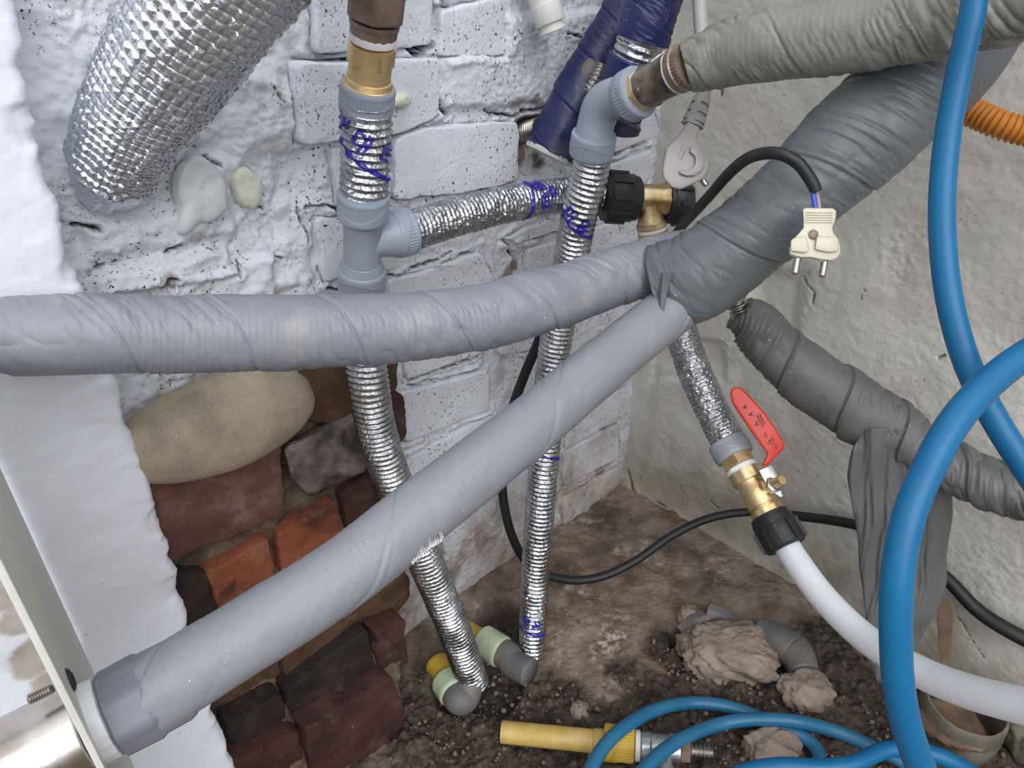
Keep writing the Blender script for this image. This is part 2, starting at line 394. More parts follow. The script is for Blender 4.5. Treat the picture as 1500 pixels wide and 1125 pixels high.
def helix(p, amp, sharp=1.):                                   # spiral corrugation
    return lambda S, TH, s: amp*np.sin(2*math.pi*S/p+TH)*1.0
def foil_disp(p=.0058, amp=.0009, cr=.0009, seed=3, soft=.5):
    def f(S, TH, s):
        k = 2*math.pi*S/p+TH+.5*(vn(S*60, TH*2, seed)-.5)
        env = .45+.9*vn(S*50, TH*1.3+9, seed+1)
        return amp*env*(1-2*np.abs(np.sin(k/2))**1.4)+cr*(fbm(S*260, TH*5, 3, seed)) + .0006*fbm(S*60, TH*1.5, 2, seed+5)
    return f
def tape_disp(pitch=.055, step=.0008, rib=.0045, ramp=.00012, wr=.0006, seed=5, sgn=1., crease=.0008, lump=.0010):
    def f(S, TH, s):
        ph = S/pitch+sgn*TH/(2*math.pi)+.10*(vn(S*12, TH*.6, seed)-.5)
        fr = ph-np.floor(ph)
        st = step*(1-fr)*sstep(0, .03, fr)-step*1.0*(np.exp(-((fr-.0)/.012)**2)+np.exp(-((fr-1.)/.012)**2))
        fr2 = np.mod(ph+.43+.15*vn(S*8, TH*.4, seed+2), 1)
        st = st-step*.6*np.exp(-((fr2-.5)/.008)**2)*sstep(.45, .6, vn(S*14, TH*.9, seed+7))
        ribs = .5*ramp*np.sin(2*math.pi*S/rib+2.2*(vn(S*25, TH, seed)-.5))*(.4+.9*vn(S*16, TH*.7, seed+11))
        # creases that follow the wrap direction
        a = ph*9; cre = crease*(np.abs(vn(a, TH*.8+S*8, seed+3)*2-1)**.6-.6)*sstep(.35, .7, vn(S*10, TH*.7, seed+4))*1.5+crease*.7*(np.abs(vn(ph*26+S*30, TH*1.1+S*14, seed+23)*2-1)**.7-.5)*sstep(.4, .7, vn(S*17, TH*1.1, seed+24))
        return st+ribs+cre+wr*fbm(S*90, TH*2.2, 3, seed)+lump*fbm(S*22, TH*.8, 2, seed+8)
    return f

def lathe(name, o, ax, prof, mat, parent, nth=72, f=None, ang=35, up=None, caps=True):
    """prof: list of (distance along the axis, radius); f(z, th, r) -> r"""
    o = np.asarray(o, float); ax = unit(ax); upv = CAM-o if up is None else np.asarray(up, float)
    a = unit(upv-ax*(upv@ax)); b = np.cross(ax, a)
    z = np.array([q[0] for q in prof], float); r = np.array([q[1] for q in prof], float)
    th = np.arange(nth)/nth*2*math.pi-math.pi; Z, TH = np.meshgrid(z, th, indexing='ij'); R = np.repeat(r[:, None], nth, 1)
    if f is not None: R = f(Z, TH, R)
    G = o+ax*Z[..., None]+(a*np.cos(TH)[..., None]+b*np.sin(TH)[..., None])*R[..., None]
    m = len(z); V = G.reshape(-1, 3); F = gridF(m, nth, True).tolist()
    if caps:
        V = np.vstack([V, o+ax*z[0], o+ax*z[-1]])
        for j in range(nth):
            F.append([m*nth, (j+1) % nth, j]); F.append([m*nth+1, (m-1)*nth+j, (m-1)*nth+(j+1) % nth])
    return meshobj(name, V, F, mat, parent, ang=ang)
def hexf(n=6, soft=1.0, off=0.):
    def f(Z, TH, R):
        k = math.pi/n; return R*math.cos(k)/np.cos(np.mod(TH+off, 2*k)-k)*soft
    return f
def collar(name, c, ax, R, Ln, mat, parent, knurl=True, flip=1, off=0.):
    """push-fit cap nut with ribs that end on a wavy dotted line; c: centre"""
    zs = np.concatenate([[-Ln/2, -Ln/2+.0004, -Ln/2+.0018], np.linspace(-Ln/2+.003, Ln/2-.004, 30), [Ln/2-.0025, Ln/2-.001, Ln/2-.0002, Ln/2]])
    rr = [R*.86, R*.97, R*1.0]+[R*1.0]*30+[R*.99, R*.965, R*.92, R*.8]
    def f(Z, TH, R_):
        wv = Ln*.20*np.sin(2*TH+1.1+off)
        inside = sstep(-.0006, .0006, (wv-Z*flip))*sstep(0, .002, Z+Ln/2-.003)
        rib = np.where(np.cos(44*TH) > .0, 1., 0.)
        dots = np.exp(-((Z*flip-wv-.0016)/.0006)**2)*(np.cos(60*TH) > .2)
        return R_ - (inside*(1-rib)*.0006 if knurl else 0) + .0003*dots*(1 if knurl else 0)
    return lathe(name, c, ax, list(zip(zs, rr)), mat, parent, nth=264, f=f, ang=40)
def slab(name, poly, n, th, mat, parent=None, bev=.0015, seg=2, org=None):
    """extruded polygon (world points of its front face), thickness th along -n, bevelled"""
    pts = [np.asarray(p, float) for p in poly]; n = unit(n)
    bm = bmesh.new(); vs = [bm.verts.new(p) for p in pts]; f = bm.faces.new(vs)
    r = bmesh.ops.extrude_face_region(bm, geom=[f]); 
    for v in [g for g in r['geom'] if isinstance(g, bmesh.types.BMVert)]: v.co = v.co-Vector(n*th)
    bmesh.ops.recalc_face_normals(bm, faces=bm.faces[:])
    if bev: bmesh.ops.bevel(bm, geom=[e for e in bm.edges], offset=bev, segments=seg, affect='EDGES', profile=.5, clamp_overlap=True)
    bm.verts.ensure_lookup_table(); bm.verts.index_update()
    V = np.array([v.co[:] for v in bm.verts]); F = [[v.index for v in q.verts] for q in bm.faces]; bm.free()
    return meshobj(name, V, F, mat, parent, ang=40, org=org)

# ------------------------------------------------------------------ the left wall: painted rubble masonry
WB = {  # white painted bricks: photo quads (TL, TR, BR, BL) taken back to the wall plane, and how proud each stands
 'a': [(428, 90), (636, 84), (634, 168), (575, 195), (432, 210)], 'b': [(455, -28), (630, -34), (628, 66), (458, 78)],
 'c': [(572, 199), (632, 183), (752, 176), (754, 262), (690, 279), (571, 290)], 'd': [(478, 216), (566, 204), (566, 292), (490, 302)],
 'e': [(458, 318), (560, 312), (575, 392), (470, 410)], 'f': [(562, 406), (602, 400), (700, 367), (738, 452), (575, 495)],
 'g': [(768, 364), (830, 346), (850, 420), (772, 440)], 'h': [(858, 335), (902, 322), (906, 405), (862, 425)],
 'i': [(895, 168), (955, 158), (948, 203), (896, 222)], 'j': [(888, 242), (950, 218), (948, 262), (892, 284)],
 'k': [(585, 506), (700, 470), (712, 512), (592, 554)], 'l': [(582, 574), (712, 539), (714, 596), (590, 648)],
 'm': [(592, 672), (668, 628), (720, 604), (728, 660), (600, 745)], 'n': [(640, 770), (722, 700), (724, 745), (650, 815)],
 'o': [(824, 600), (902, 560), (903, 612), (824, 655)], 'p': [(822, 660), (902, 618), (904, 668), (822, 712)],
 'q': [(822, 728), (903, 680), (906, 706), (822, 768)], 'r': [(640, 15), (735, -5), (738, 80), (640, 84)],
 's': [(735, 350), (800, 320), (822, 334), (768, 352)], 't': [(724, 440), (830, 430), (836, 500), (728, 520)],
}
WOFF = dict(a=.011, b=.006, c=.009, d=.008, e=.006, f=.007, g=.007, h=.006, i=.006, j=.006, k=.005, l=.006, m=.005, n=.006, o=.006, p=.006, q=.007, r=.005, s=.005, t=.005)
CR = [  # (photo polyline, width m, depth m)
 ([(598, 70), (612, 74), (628, 67)], .0035, .014), ([(626, 68), (622, 82), (606, 80)], .0028, .012),
 ([(575, 196), (600, 191), (632, 173)], .0016, .009), ([(632, 0), (636, 20), (632, 28), (630, 45)], .0008, .005),
 ([(648, 0), (655, 12), (663, 17)], .002, .006), ([(640, 150), (648, 160), (655, 168)], .0026, .009),
 ([(708, 158), (720, 166), (760, 168), (800, 158)], .0022, .012), ([(571, 289), (620, 279), (640, 280), (695, 265)], .0020, .010),
 ([(450, 306), (470, 302), (498, 304)], .0018, .012), ([(438, 308), (446, 335), (452, 355)], .0011, .006),
 ([(462, 28), (478, 20), (502, 8)], .0022, .007), ([(700, 60), (712, 85), (716, 92)], .0012, .005),
 ([(590, 395), (630, 382), (660, 366)], .0010, .005), ([(565, 403), (600, 398), (618, 403), (650, 382), (692, 366)], .0012, .007),
 ([(738, 352), (750, 380), (752, 405)], .0020, .008), ([(762, 352), (800, 343), (828, 334)], .0012, .006),
 ([(893, 226), (935, 211)], .0018, .008), ([(598, 558), (640, 542), (714, 514)], .0012, .007),
 ([(596, 567), (650, 553), (700, 541)], .0012, .006), ([(596, 645), (645, 612), (668, 597)], .0016, .007),
 ([(625, 655), (655, 640), (675, 630), (712, 605)], .0010, .006), ([(876, 627), (905, 613)], .0018, .008),
 ([(904, 570), (900, 612)], .0012, .007), ([(902, 625), (906, 668)], .0014, .007), ([(844, 707), (870, 690), (903, 670)], .0020, .008),
 ([(838, 692), (866, 672)], .0015, .006), ([(640, 815), (690, 785)], .0015, .006), ([(655, 842), (690, 805)], .0015, .006),
 ([(112, 332), (145, 336)], .0018, .007), ([(100, 225), (125, 262)], .0010, .004), ([(141, 395), (156, 390)], .0018, .007),
 ([(168, 388), (176, 386)], .0014, .005), ([(235, 418), (242, 405), (256, 405)], .0018, .007), ([(280, 235), (300, 232), (318, 242)], .0011, .005),
 ([(393, 370), (406, 376)], .0014, .004), ([(346, 380), (348, 402)], .0010, .005), ([(245, 366), (260, 356)], .0012, .004),
 ([(460, 395), (474, 412)], .0012, .005), ([(370, 298), (385, 305)], .0010, .004), ([(395, 130), (412, 150)], .0008, .004),
 ([(480, 420), (500, 428)], .0018, .007), ([(860, 335), (858, 380)], .0010, .005), ([(897, 325), (888, 350), (880, 365)], .0010, .006),
 ([(960, 150), (966, 215), (958, 260)], .0014, .006), ([(915, 500), (912, 560)], .0012, .006), ([(820, 48), (840, 55), (845, 45)], .0009, .005),
]
SOFT = [  # stones and courses buried under the paint: (photo quad, height, edge softness)
 ([(118, 325), (330, 285), (350, 345), (130, 385)], .008, .010), ([(135, 402), (330, 356), (345, 395), (140, 440)], .010, .006),
 ([(240, 412), (395, 365), (400, 440), (245, 450)], .009, .006), ([(330, 60), (415, 95), (420, 200), (340, 250)], .008, .02),
 ([(640, 20), (800, 20), (800, 155), (645, 160)], .008, .008), ([(800, 20), (960, 0), (955, 120), (800, 150)], .008, .008),
 ([(400, 220), (460, 215), (450, 300), (395, 300)], -.010, .012), ([(360, 340), (460, 330), (460, 430), (360, 435)], .006, .014),
 ([(752, 172), (835, 165), (830, 262), (756, 262)], -.018, .008), ([(240, 230), (350, 230), (330, 330), (230, 330)], .006, .02),
 ([(120, 240), (180, 240), (190, 300), (125, 300)], -.008, .01), ([(700, 480), (760, 470), (770, 620), (715, 600)], -.006, .010),
]
def build_left_wall():
    s0, s1, z0, z1, st = -.02, .98, -.03, .84, .0016
    ns = int((s1-s0)/st); nz = int((z1-z0)/st)
    s = np.linspace(s0, s1, ns); z = np.linspace(z0, z1, nz); S, Z = np.meshgrid(s, z, indexing='ij')
    wS = S+.0035*fbm(S*45, Z*45, 3, 41); wZ = Z+.0035*fbm(S*45, Z*45, 3, 57)
    h = .004*fbm(S*9, Z*9, 3, 1)+.0022*fbm(S*40, Z*40, 4, 2)+.0007*fbm(S*190, Z*190, 3, 3)
    rub = sstep(.42, .55, S)
    h += rub*(.010*fbm(S*13, Z*16, 4, 9)+.0018*(np.abs(fbm(S*60, Z*60, 4, 12))*2-.6)+.0012*fbm(S*160, Z*160, 4, 14))
    rough = sstep(.50, .62, vn(S*18, Z*18, 21))
    h += rough*.0013*(np.abs(fbm(S*170, Z*170, 4, 22))*2.2-.5)
    for q, hh, soft in SOFT:
        d = quadsd(wS, wZ, [LW(*p) for p in q]); h += hh*(1-sstep(-soft, soft*.3, d))
    gap = np.zeros_like(S); bare = np.zeros_like(S)
    for k, q in WB.items():
        d = quadsd(wS, wZ, [LW(*p) for p in q])
        h = np.where(d < .0, np.minimum(h, -.003), h)
        g = np.exp(-((d-.0005)/.0016)**2)*sstep(.40, .75, vn(S*34+ord(k), Z*34, 33))
        h -= .006*g; gap = np.maximum(gap, sstep(.45, .9, g)*sstep(.5, .72, vn(S*55, Z*55, 39)))
        # crumbly mortar rolled up round each brick
        h += .0035*np.exp(-((d-.006)/.004)**2)*sstep(.35, .7, vn(S*60, Z*60, 35))
    for pl, wd, dp in CR:
        pts = [LW(*p) for p in pl]; D = np.abs(polydist(wS+.0022*fbm(S*110, Z*110, 2, 81), wZ+.0022*fbm(S*110, Z*110, 2, 82), pts)*(1+.8*fbm(S*130, Z*130, 2, 77)))
        wl = wd*(.75+.6*vn(S*70, Z*70, 78)); g = 1-sstep(wl*.5, wl*1.3, D)
        h -= dp*g; gap = np.maximum(gap, 1-sstep(wl*.35, wl*.95, D)); h += .0016*np.exp(-((D-wd*2.2)/.002)**2)
    for (px, py), r, a in [((790, 205), .026, 1.), ((775, 228), .022, .9), ((800, 232), .02, 1.), ((478, 24), .012, .5), ((880, 690), .02, .7), ((660, 10), .008, .8),
                           ((745, 395), .012, .8), ((755, 155), .010, .6), ((780, 143), .008, .7), ((665, 835), .03, .6), ((705, 800), .03, .5), ((240, 405), .008, .7),
                           ((280, 345), .008, .4), ((790, 345), .010, .35), ((735, 545), .02, .35), ((560, 92), .012, .4), ((460, 92), .02, .35)]:
        c = LW(px, py); D = np.hypot(S-c[0], Z-c[1])/r+.8*fbm(S*50, Z*50, 4, 61)
        bare = np.maximum(bare, a*(1-sstep(.5, 1.0, D)))
    # the ragged hole that the navy pipe enters
    c = LW(785, 200); D = np.hypot(S-c[0], (Z-c[1])*1.1)+.006*fbm(S*50, Z*50, 3, 63)
    h -= .02*(1-sstep(.012, .02, D))
    V = CORNER+UL*S[..., None]+np.array([0, 0, 1.])*(Z[..., None]-CORNER[2])+NL*h[..., None]
    w_ = meshobj('wall_left', V.reshape(-1, 3), gridF(ns, nz), 'paint', org=CORNER, attrs={'gap': gap, 'bare': bare})
    tag(w_, 'rough white painted old brick wall on the left behind the pipes', 'wall', kind='structure')
    for k, q in WB.items():
        brick(w_, [LW(*p) for p in q], WOFF[k], 'brickpaint', seed=ord(k))
    return w_
def brick(parent, q, off, mat, seed=1, rnd=.0028, rough=.0012, deep=.03, plane=0., n=22, edge=.0022):
    """a rounded, uneven brick whose face outline is the polygon q (s, z on the left wall)"""
    q = np.array(q, float); c = q.mean(0)
    lo = q.min(0)-.004; hi = q.max(0)+.004; L = hi-lo
    # polar grid: rings from the rim to the centre
    nb = 72; t = np.arange(nb)/nb; per = np.vstack([q, q[:1]]); seg = np.linalg.norm(np.diff(per, axis=0), axis=1); cum = np.concatenate([[0], np.cumsum(seg)])/seg.sum()
    rim = np.stack([np.interp(t, cum, per[:, 0]), np.interp(t, cum, per[:, 1])], 1)
    rim = (np.roll(rim, 1, 0)+rim*2+np.roll(rim, -1, 0))/4
    rim += (np.stack([fbm(rim[:, 0]*70, rim[:, 1]*70, 3, seed), fbm(rim[:, 0]*70, rim[:, 1]*70, 3, seed+9)], 1))*edge
    rings = []; zz = []
    d0 = rim-c; dist = np.linalg.norm(d0, axis=1)[:, None]
    ins = [0, 0, .0006, .0016, .003, .0048]+list(np.linspace(.007, 1, 8)[1:]*0+np.array([0]*7))
    prof = [(-deep, 0.), (-rnd*1.2, 0.), (-rnd*.55, .0006), (-rnd*.2, rnd*.4), (-rnd*.04, rnd*.8), (0, rnd*1.4)]
    for dz, inn in prof:
        rings.append(c+d0*(1-inn/dist)); zz.append(np.full(nb, dz))
    base = c+d0*(1-rnd*1.4/dist)
    for k in [.82, .64, .46, .28, .12]:
        rings.append(c+(base-c)*k); zz.append(np.zeros(nb))
    R = np.array(rings); Zd = np.array(zz)
    disp = rough*fbm(R[..., 0]*55, R[..., 1]*55, 4, seed+3)+rough*1.2*fbm(R[..., 0]*18, R[..., 1]*18, 2, seed+5)
    Zd[1:] += disp[1:]
    V = CORNER+UL*R[..., 0:1]+np.array([0, 0, 1.])*(R[..., 1:2])+NL*(Zd+off+plane)[..., None]
    V[..., 2] = V[..., 2]-0
    m = len(R); Vf = V.reshape(-1, 3); Vf = np.vstack([Vf, CORNER+UL*c[0]+np.array([0, 0, c[1]])+NL*(off+plane)])
    F = gridF(m, nb, True).tolist()
    for j in range(nb): F.append([m*nb, (m-1)*nb+j, (m-1)*nb+(j+1) % nb])
    return meshobj('brick', Vf, F, mat, parent)
wall_left = build_left_wall()
# upper part of the wall above the picture, and its continuation, coarse
def plain_wall(name, org, U, Nn, s0, s1, z0, z1, mat, label, thick=.12):
    c = [org+U*a+np.array([0, 0, b])+Nn*d for d in (-thick, 0.) for (a, b) in ((s0, z0), (s1, z0), (s1, z1), (s0, z1))]
    F = [[0, 3, 2, 1], [4, 5, 6, 7], [0, 1, 5, 4], [1, 2, 6, 5], [2, 3, 7, 6], [3, 0, 4, 7]]
    o = meshobj(name, c, F, mat, smooth=False); tag(o, label, 'wall', kind='structure'); return o
C0 = np.array([CORNER[0], CORNER[1], 0.])
plain_wall('wall_left', C0, UL, NL, -.14, 1.9, .835, 1.5, 'paint', 'white painted left wall continuing above the photograph')
plain_wall('wall_right', C0, UR, NR, -.02, 1.9, .835, 1.5, 'plaster', 'grey plastered right wall continuing above the photograph')

# ------------------------------------------------------------------ the right wall: grey plaster
RCR = [([(1060, 125), (1054, 140)], .0014, .004), ([(1175, 408), (1195, 430), (1190, 445)], .001, .003), ([(1262, 438), (1272, 422)], .0006, .002),
       ([(1060, 330), (1030, 340)], .001, .003), ([(920, 690), (928, 712), (936, 725)], .0025, .008), ([(1375, 525), (1385, 520)], .0012, .003),
       ([(1040, 735), (1052, 745)], .0012, .003), ([(960, 730), (1000, 757), (1040, 785)], .0008, .003), ([(1405, 905), (1440, 960)], .0006, .003)]
def build_right_wall():
    s0, s1, z0, z1, st = -.02, 1.15, -.03, .84, .0022
    ns = int((s1-s0)/st); nz = int((z1-z0)/st)
    s = np.linspace(s0, s1, ns); z = np.linspace(z0, z1, nz); S, Z = np.meshgrid(s, z, indexing='ij')
    h = .006*fbm(S*5, Z*5, 3, 101)+.0014*fbm(S*30, Z*30, 3, 102)+.0004*fbm(S*160, Z*160, 3, 103)
    for q, hh, soft in [([(1080, 380), (1180, 400), (1170, 520), (1100, 480)], -.010, .02), ([(960, 490), (1060, 500), (1060, 560), (950, 560)], -.006, .01),
                        ([(1180, 380), (1330, 330), (1300, 440), (1190, 470)], .005, .03), ([(960, 530), (1080, 540), (1060, 700), (940, 700)], .004, .02)]:
        d = quadsd(S+.006*fbm(S*25, Z*25, 3, 5), Z, [RW(*p) for p in q]); h += hh*(1-sstep(-soft, soft*.4, d))
    for (px, py), r in [((1185, 440), .03), ((1165, 500), .03), ((1330, 350), .03), ((1310, 390), .04), ((1450, 830), .05), ((1330, 730), .04), ((1150, 560), .03), ((1060, 500), .03)]:
        c = RW(px, py); D = np.hypot(S-c[0], Z-c[1])/r; h += (1-sstep(.3, 1.2, D))*.0011*(np.abs(fbm(S*150, Z*150, 4, 111))*2-.4)
    gap = np.zeros_like(S); bare = np.zeros_like(S)
    for pl, wd, dp in RCR:
        D = polydist(S+.003*fbm(S*90, Z*90, 3, 7), Z, [RW(*p) for p in pl]); g = 1-sstep(wd*.4, wd*1.3, D); h -= dp*g; gap = np.maximum(gap, g*.9)
    # rounded foot where the plaster runs out over the floor
    h += .010*np.exp(-np.maximum(Z, 0)/.012)*(.6+.5*fbm(S*20, Z*0, 3, 8))
    V = CORNER+UR*S[..., None]+np.array([0, 0, 1.])*Z[..., None]+NR*h[..., None]
    o = meshobj('wall_right', V.reshape(-1, 3), gridF(ns, nz)[:, ::-1], 'plaster', org=CORNER, attrs={'gap': gap, 'bare': bare})
    tag(o, 'grey beige plastered wall on the right behind the blue hoses', 'wall', kind='structure')
build_right_wall()

# ------------------------------------------------------------------ the floor
def build_floor():
    A = []
    x0, x1, y0, y1, st = -.45, .95, .30, 1.08, .0024
    nx = int((x1-x0)/st); ny = int((y1-y0)/st)
    X, Y = np.meshgrid(np.linspace(x0, x1, nx), np.linspace(y0, y1, ny), indexing='ij')
    h = .005*fbm(X*7, Y*7, 3, 201)+.003*fbm(X*26, Y*26, 4, 202)+.0012*fbm(X*110, Y*110, 3, 203)
    def at(px, py): q = PF(px, py); return q[0], q[1]
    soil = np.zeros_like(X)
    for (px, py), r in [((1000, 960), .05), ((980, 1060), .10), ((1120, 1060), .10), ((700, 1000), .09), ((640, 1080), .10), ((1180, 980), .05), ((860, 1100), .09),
                        ((1250, 1090), .08), ((620, 1150), .10), ((900, 1130), .12), ((820, 1020), .05), ((1430, 1090), .13), ((1210, 1010), .09), ((1330, 1050), .08), ((735, 920), .05), ((1420, 1080), .06), ((750, 1100), .1), ((1060, 1110), .1), ((1200, 930), .05)]:  # lower-right blobs paint shade into the floor colour, the rest is soil
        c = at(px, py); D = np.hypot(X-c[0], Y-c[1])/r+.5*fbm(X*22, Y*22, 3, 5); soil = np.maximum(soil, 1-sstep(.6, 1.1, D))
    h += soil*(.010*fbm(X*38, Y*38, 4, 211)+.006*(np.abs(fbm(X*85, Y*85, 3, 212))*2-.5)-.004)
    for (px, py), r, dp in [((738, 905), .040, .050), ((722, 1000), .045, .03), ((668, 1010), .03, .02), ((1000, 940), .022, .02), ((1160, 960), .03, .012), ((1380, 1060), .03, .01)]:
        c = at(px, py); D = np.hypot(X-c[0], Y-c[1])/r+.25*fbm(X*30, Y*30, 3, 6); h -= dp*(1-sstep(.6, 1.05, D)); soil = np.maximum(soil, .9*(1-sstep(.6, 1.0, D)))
    for (px, py), r, up in [((855, 1045), .016, .010), ((905, 1040), .012, .007), ((700, 1060), .02, .008), ((1340, 1000), .02, .006), ((1130, 1095), .03, .014), ((610, 1090), .03, .012)]:
        c = at(px, py); D = np.hypot(X-c[0], Y-c[1])/r+.3*fbm(X*40, Y*40, 3, 16); h += up*(1-sstep(.2, 1.05, D))
    V = np.stack([X, Y, h], -1).reshape(-1, 3)
    # far coarse ground beyond the frame
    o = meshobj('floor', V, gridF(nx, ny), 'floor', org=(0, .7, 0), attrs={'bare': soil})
    tag(o, 'dirty brown concrete and soil floor in the corner', 'floor', kind='structure')
    R = 1.9; q = [(-R, -1.6, -.055), (R, -1.6, -.055), (R, 1.6, -.055), (-R, 1.6, -.055)]
    o = meshobj('floor', q, [[0, 1, 2, 3]], 'floor', smooth=False); tag(o, 'lower dirty ground around the corner outside the picture', 'floor', kind='structure')
build_floor()
def pebbles():
    V = []; F = []; nn = 0
    bm = bmesh.new(); bmesh.ops.create_icosphere(bm, subdivisions=1, radius=1); b = np.array([v.co[:] for v in bm.verts]); bf = [[v.index for v in f.verts] for f in bm.faces]; bm.free()
    zones = [((980, 1060), .09, 220), ((1120, 1060), .09, 220), ((690, 1030), .08, 160), ((640, 1090), .08, 90), ((860, 1100), .09, 120), ((1010, 970), .04, 70), ((1400, 1090), .08, 60), ((900, 950), .10, 70), ((1230, 1080), .07, 90)]
    for c, r, k in zones:
        p = PF(*c)
        for _ in range(k):
            a = RNG.random()*6.28; d = r*math.sqrt(RNG.random()); sz = .0010+.0034*RNG.random()**4
            q = p+np.array([math.cos(a)*d, math.sin(a)*d, .001*RNG.random()-.001])
            # keep off the walls
            if np.dot(q-CORNER, NL) < .02 or np.dot(q-CORNER, NR) < .02: continue
            v = b*(sz*(.6+.7*RNG.random(3)))*(1+.2*(RNG.random((len(b), 1))-.5))+q
            V.append(v); F += [[i+nn for i in f] for f in bf]; nn += len(b)
    o = meshobj('gravel', np.vstack(V), F, 'gravel'); tag(o, 'small brown gravel crumbs scattered over the soil floor', 'gravel', kind='stuff')
pebbles()

# ------------------------------------------------------------------ unpainted red brick pier and plastered slab in front of the left wall
PO = .026                                                        # face plane of the red bricks in front of the wall
RB = [ # (photo outline, material, extra proud)
 ([(190, 670), (409, 648), (413, 748), (250, 818), (190, 828)], 'brick_purple', .006),
 ([(430, 520), (520, 512), (523, 600), (478, 617), (448, 612), (425, 570)], 'brick_brown', .010),
 ([(566, 515), (579, 520), (583, 560), (576, 572), (566, 572)], 'brick_brown', .004),
 ([(560, 580), (585, 576), (593, 600), (592, 635), (583, 650), (560, 655)], 'brick_maroon', .004),
 ([(300, 838), (392, 786), (408, 866), (322, 912)], 'brick_orange', .004), ([(404, 780), (490, 730), (504, 808), (416, 860)], 'brick_orange', .004),
 ([(500, 724), (566, 676), (592, 740), (514, 806)], 'brick_maroon', .003), ([(200, 842), (304, 838), (326, 920), (210, 935)], 'brick_dark', .002),
 ([(290, 1000), (400, 940), (418, 1005), (300, 1055)], 'brick_brown', .0), ([(406, 938), (588, 826), (600, 850), (601, 872), (585, 893), (418, 1002)], 'brick_brown', .004),
 ([(330, 1062), (412, 1018), (428, 1072), (345, 1112)], 'brick_dark', .0), ([(418, 1014), (538, 922), (553, 985), (432, 1068)], 'brick_dark', .0),
 ([(545, 922), (590, 905), (596, 945), (596, 972), (558, 990)], 'brick_maroon', .002),
 ([(335, 1122), (440, 1072), (452, 1140), (345, 1190)], 'brick_maroon', -.002), ([(446, 1068), (574, 992), (592, 1030), (590, 1084), (458, 1150)], 'brick_maroon', .0),
 ([(180, 930), (285, 920), (300, 990), (190, 1000)], 'brick_dark', .0),
]
def pier_off(z): return PO+.090*float(1-sstep(.02, .28, np.array(z)))
def slab_off(z): return .052+.085*(1-sstep(.05, .34, np.asarray(z, float)))
def on_batter(px, py, f):
    o_ = float(f(.3))
    for _ in range(12): o_ = .5*o_+.5*float(f(LW(px, py, o_)[1]))
    return (*LW(px, py, o_), o_)
def build_pier():
    # mortar body
    out = [(150, 660), (230, 650), (330, 600), (418, 560), (430, 530), (560, 525), (574, 570), (584, 640), (592, 700), (596, 760), (598, 860), (594, 900), (596, 980), (590, 1085), (560, 1200), (330, 1300), (150, 1100)]
    poly = [on_batter(*p, pier_off)[:2] for p in out]
    q = np.array(poly); s0, z0 = q.min(0)-.004; s1, z1 = q.max(0)+.004; z0 = max(z0, -.02)
    st = .003; ns = int((s1-s0)/st); nz = int((z1-z0)/st); S, Z = np.meshgrid(np.linspace(s0, s1, ns), np.linspace(z0, z1, nz), indexing='ij')
    pts = np.stack([S+.003*fbm(S*60, Z*60, 3, 3), Z], -1); inside = np.zeros(S.shape, bool); x = pts[..., 0]; y = pts[..., 1]
    for i in range(len(q)):
        a, b = q[i], q[(i+1) % len(q)]
        c = ((a[1] > y) != (b[1] > y)) & (x < (b[0]-a[0])*(y-a[1])/(b[1]-a[1]+1e-12)+a[0]); inside ^= c
    base = PO+.090*(1-sstep(.02, .28, Z)); h = np.where(inside, base-.011+.005*fbm(S*50, Z*50, 4, 5), -.02)
    V = CORNER+UL*S[..., None]+np.array([0, 0, 1.])*Z[..., None]+NL*h[..., None]
    o = meshobj('wall_pier', V.reshape(-1, 3), gridF(ns, nz), 'mortar', org=CORNER)
    tag(o, 'unpainted red and blackened brick patch at the foot of the left wall', 'wall', kind='structure')
    for i, (q, m, pr) in enumerate(RB):
        c_ = np.mean(np.array(q, float), 0); pl_ = on_batter(c_[0], c_[1], pier_off)[2]
        brick(o, [LW(*p, pl_) for p in q], pr, m, seed=90+i*7, rnd=.003, rough=.0018, deep=.026, plane=pl_, edge=.003)
    # black soot-edged burnt brick that sticks out with its top showing
    f = [(415, 655), (526, 612), (537, 690), (462, 724), (450, 725), (424, 700)]; t = [(430, 642), (515, 597)]
    F_ = [PL(*p, PO+.020) for p in f]; T_ = [PL(*p, PO+.002) for p in t]
    B_ = [PL(*p, PO-.02) for p in f]
    V = F_+T_+B_
    FF = [[0, 5, 4, 3, 2, 1], [0, 1, 7, 6], [0, 6, 8+0], [1, 9, 7], [1, 2, 10, 9], [2, 3, 11, 10], [3, 4, 12, 11], [4, 5, 13, 12], [5, 0, 8, 13], [6, 7, 9, 8]]
    bm = bmesh.new(); vs = [bm.verts.new(v) for v in V]
    for g in FF: bm.faces.new([vs[i] for i in g])
    bmesh.ops.recalc_face_normals(bm, faces=bm.faces[:])
    bmesh.ops.bevel(bm, geom=bm.edges[:], offset=.004, segments=2, affect='EDGES', profile=.5)
    bmesh.ops.triangulate(bm, faces=bm.faces[:])
    for _ in range(3): bmesh.ops.subdivide_edges(bm, edges=[e for e in bm.edges if e.calc_length() > .006], cuts=1); bmesh.ops.triangulate(bm, faces=bm.faces[:])
    bm.normal_update()
    v = np.array([a.co[:] for a in bm.verts]); nv = np.array([a.normal[:] for a in bm.verts])
    v += nv*(.0022*fbm(v[:, 0]*70+v[:, 2]*40, v[:, 1]*70+v[:, 2]*55, 4, 8))[:, None]
    bm.verts.index_update(); FF = [[a.index for a in g.verts] for g in bm.faces]; bm.free()
    b = meshobj('brick', v, FF, 'brick_burnt', o)
    return o
pier = build_pier()
SO = .052
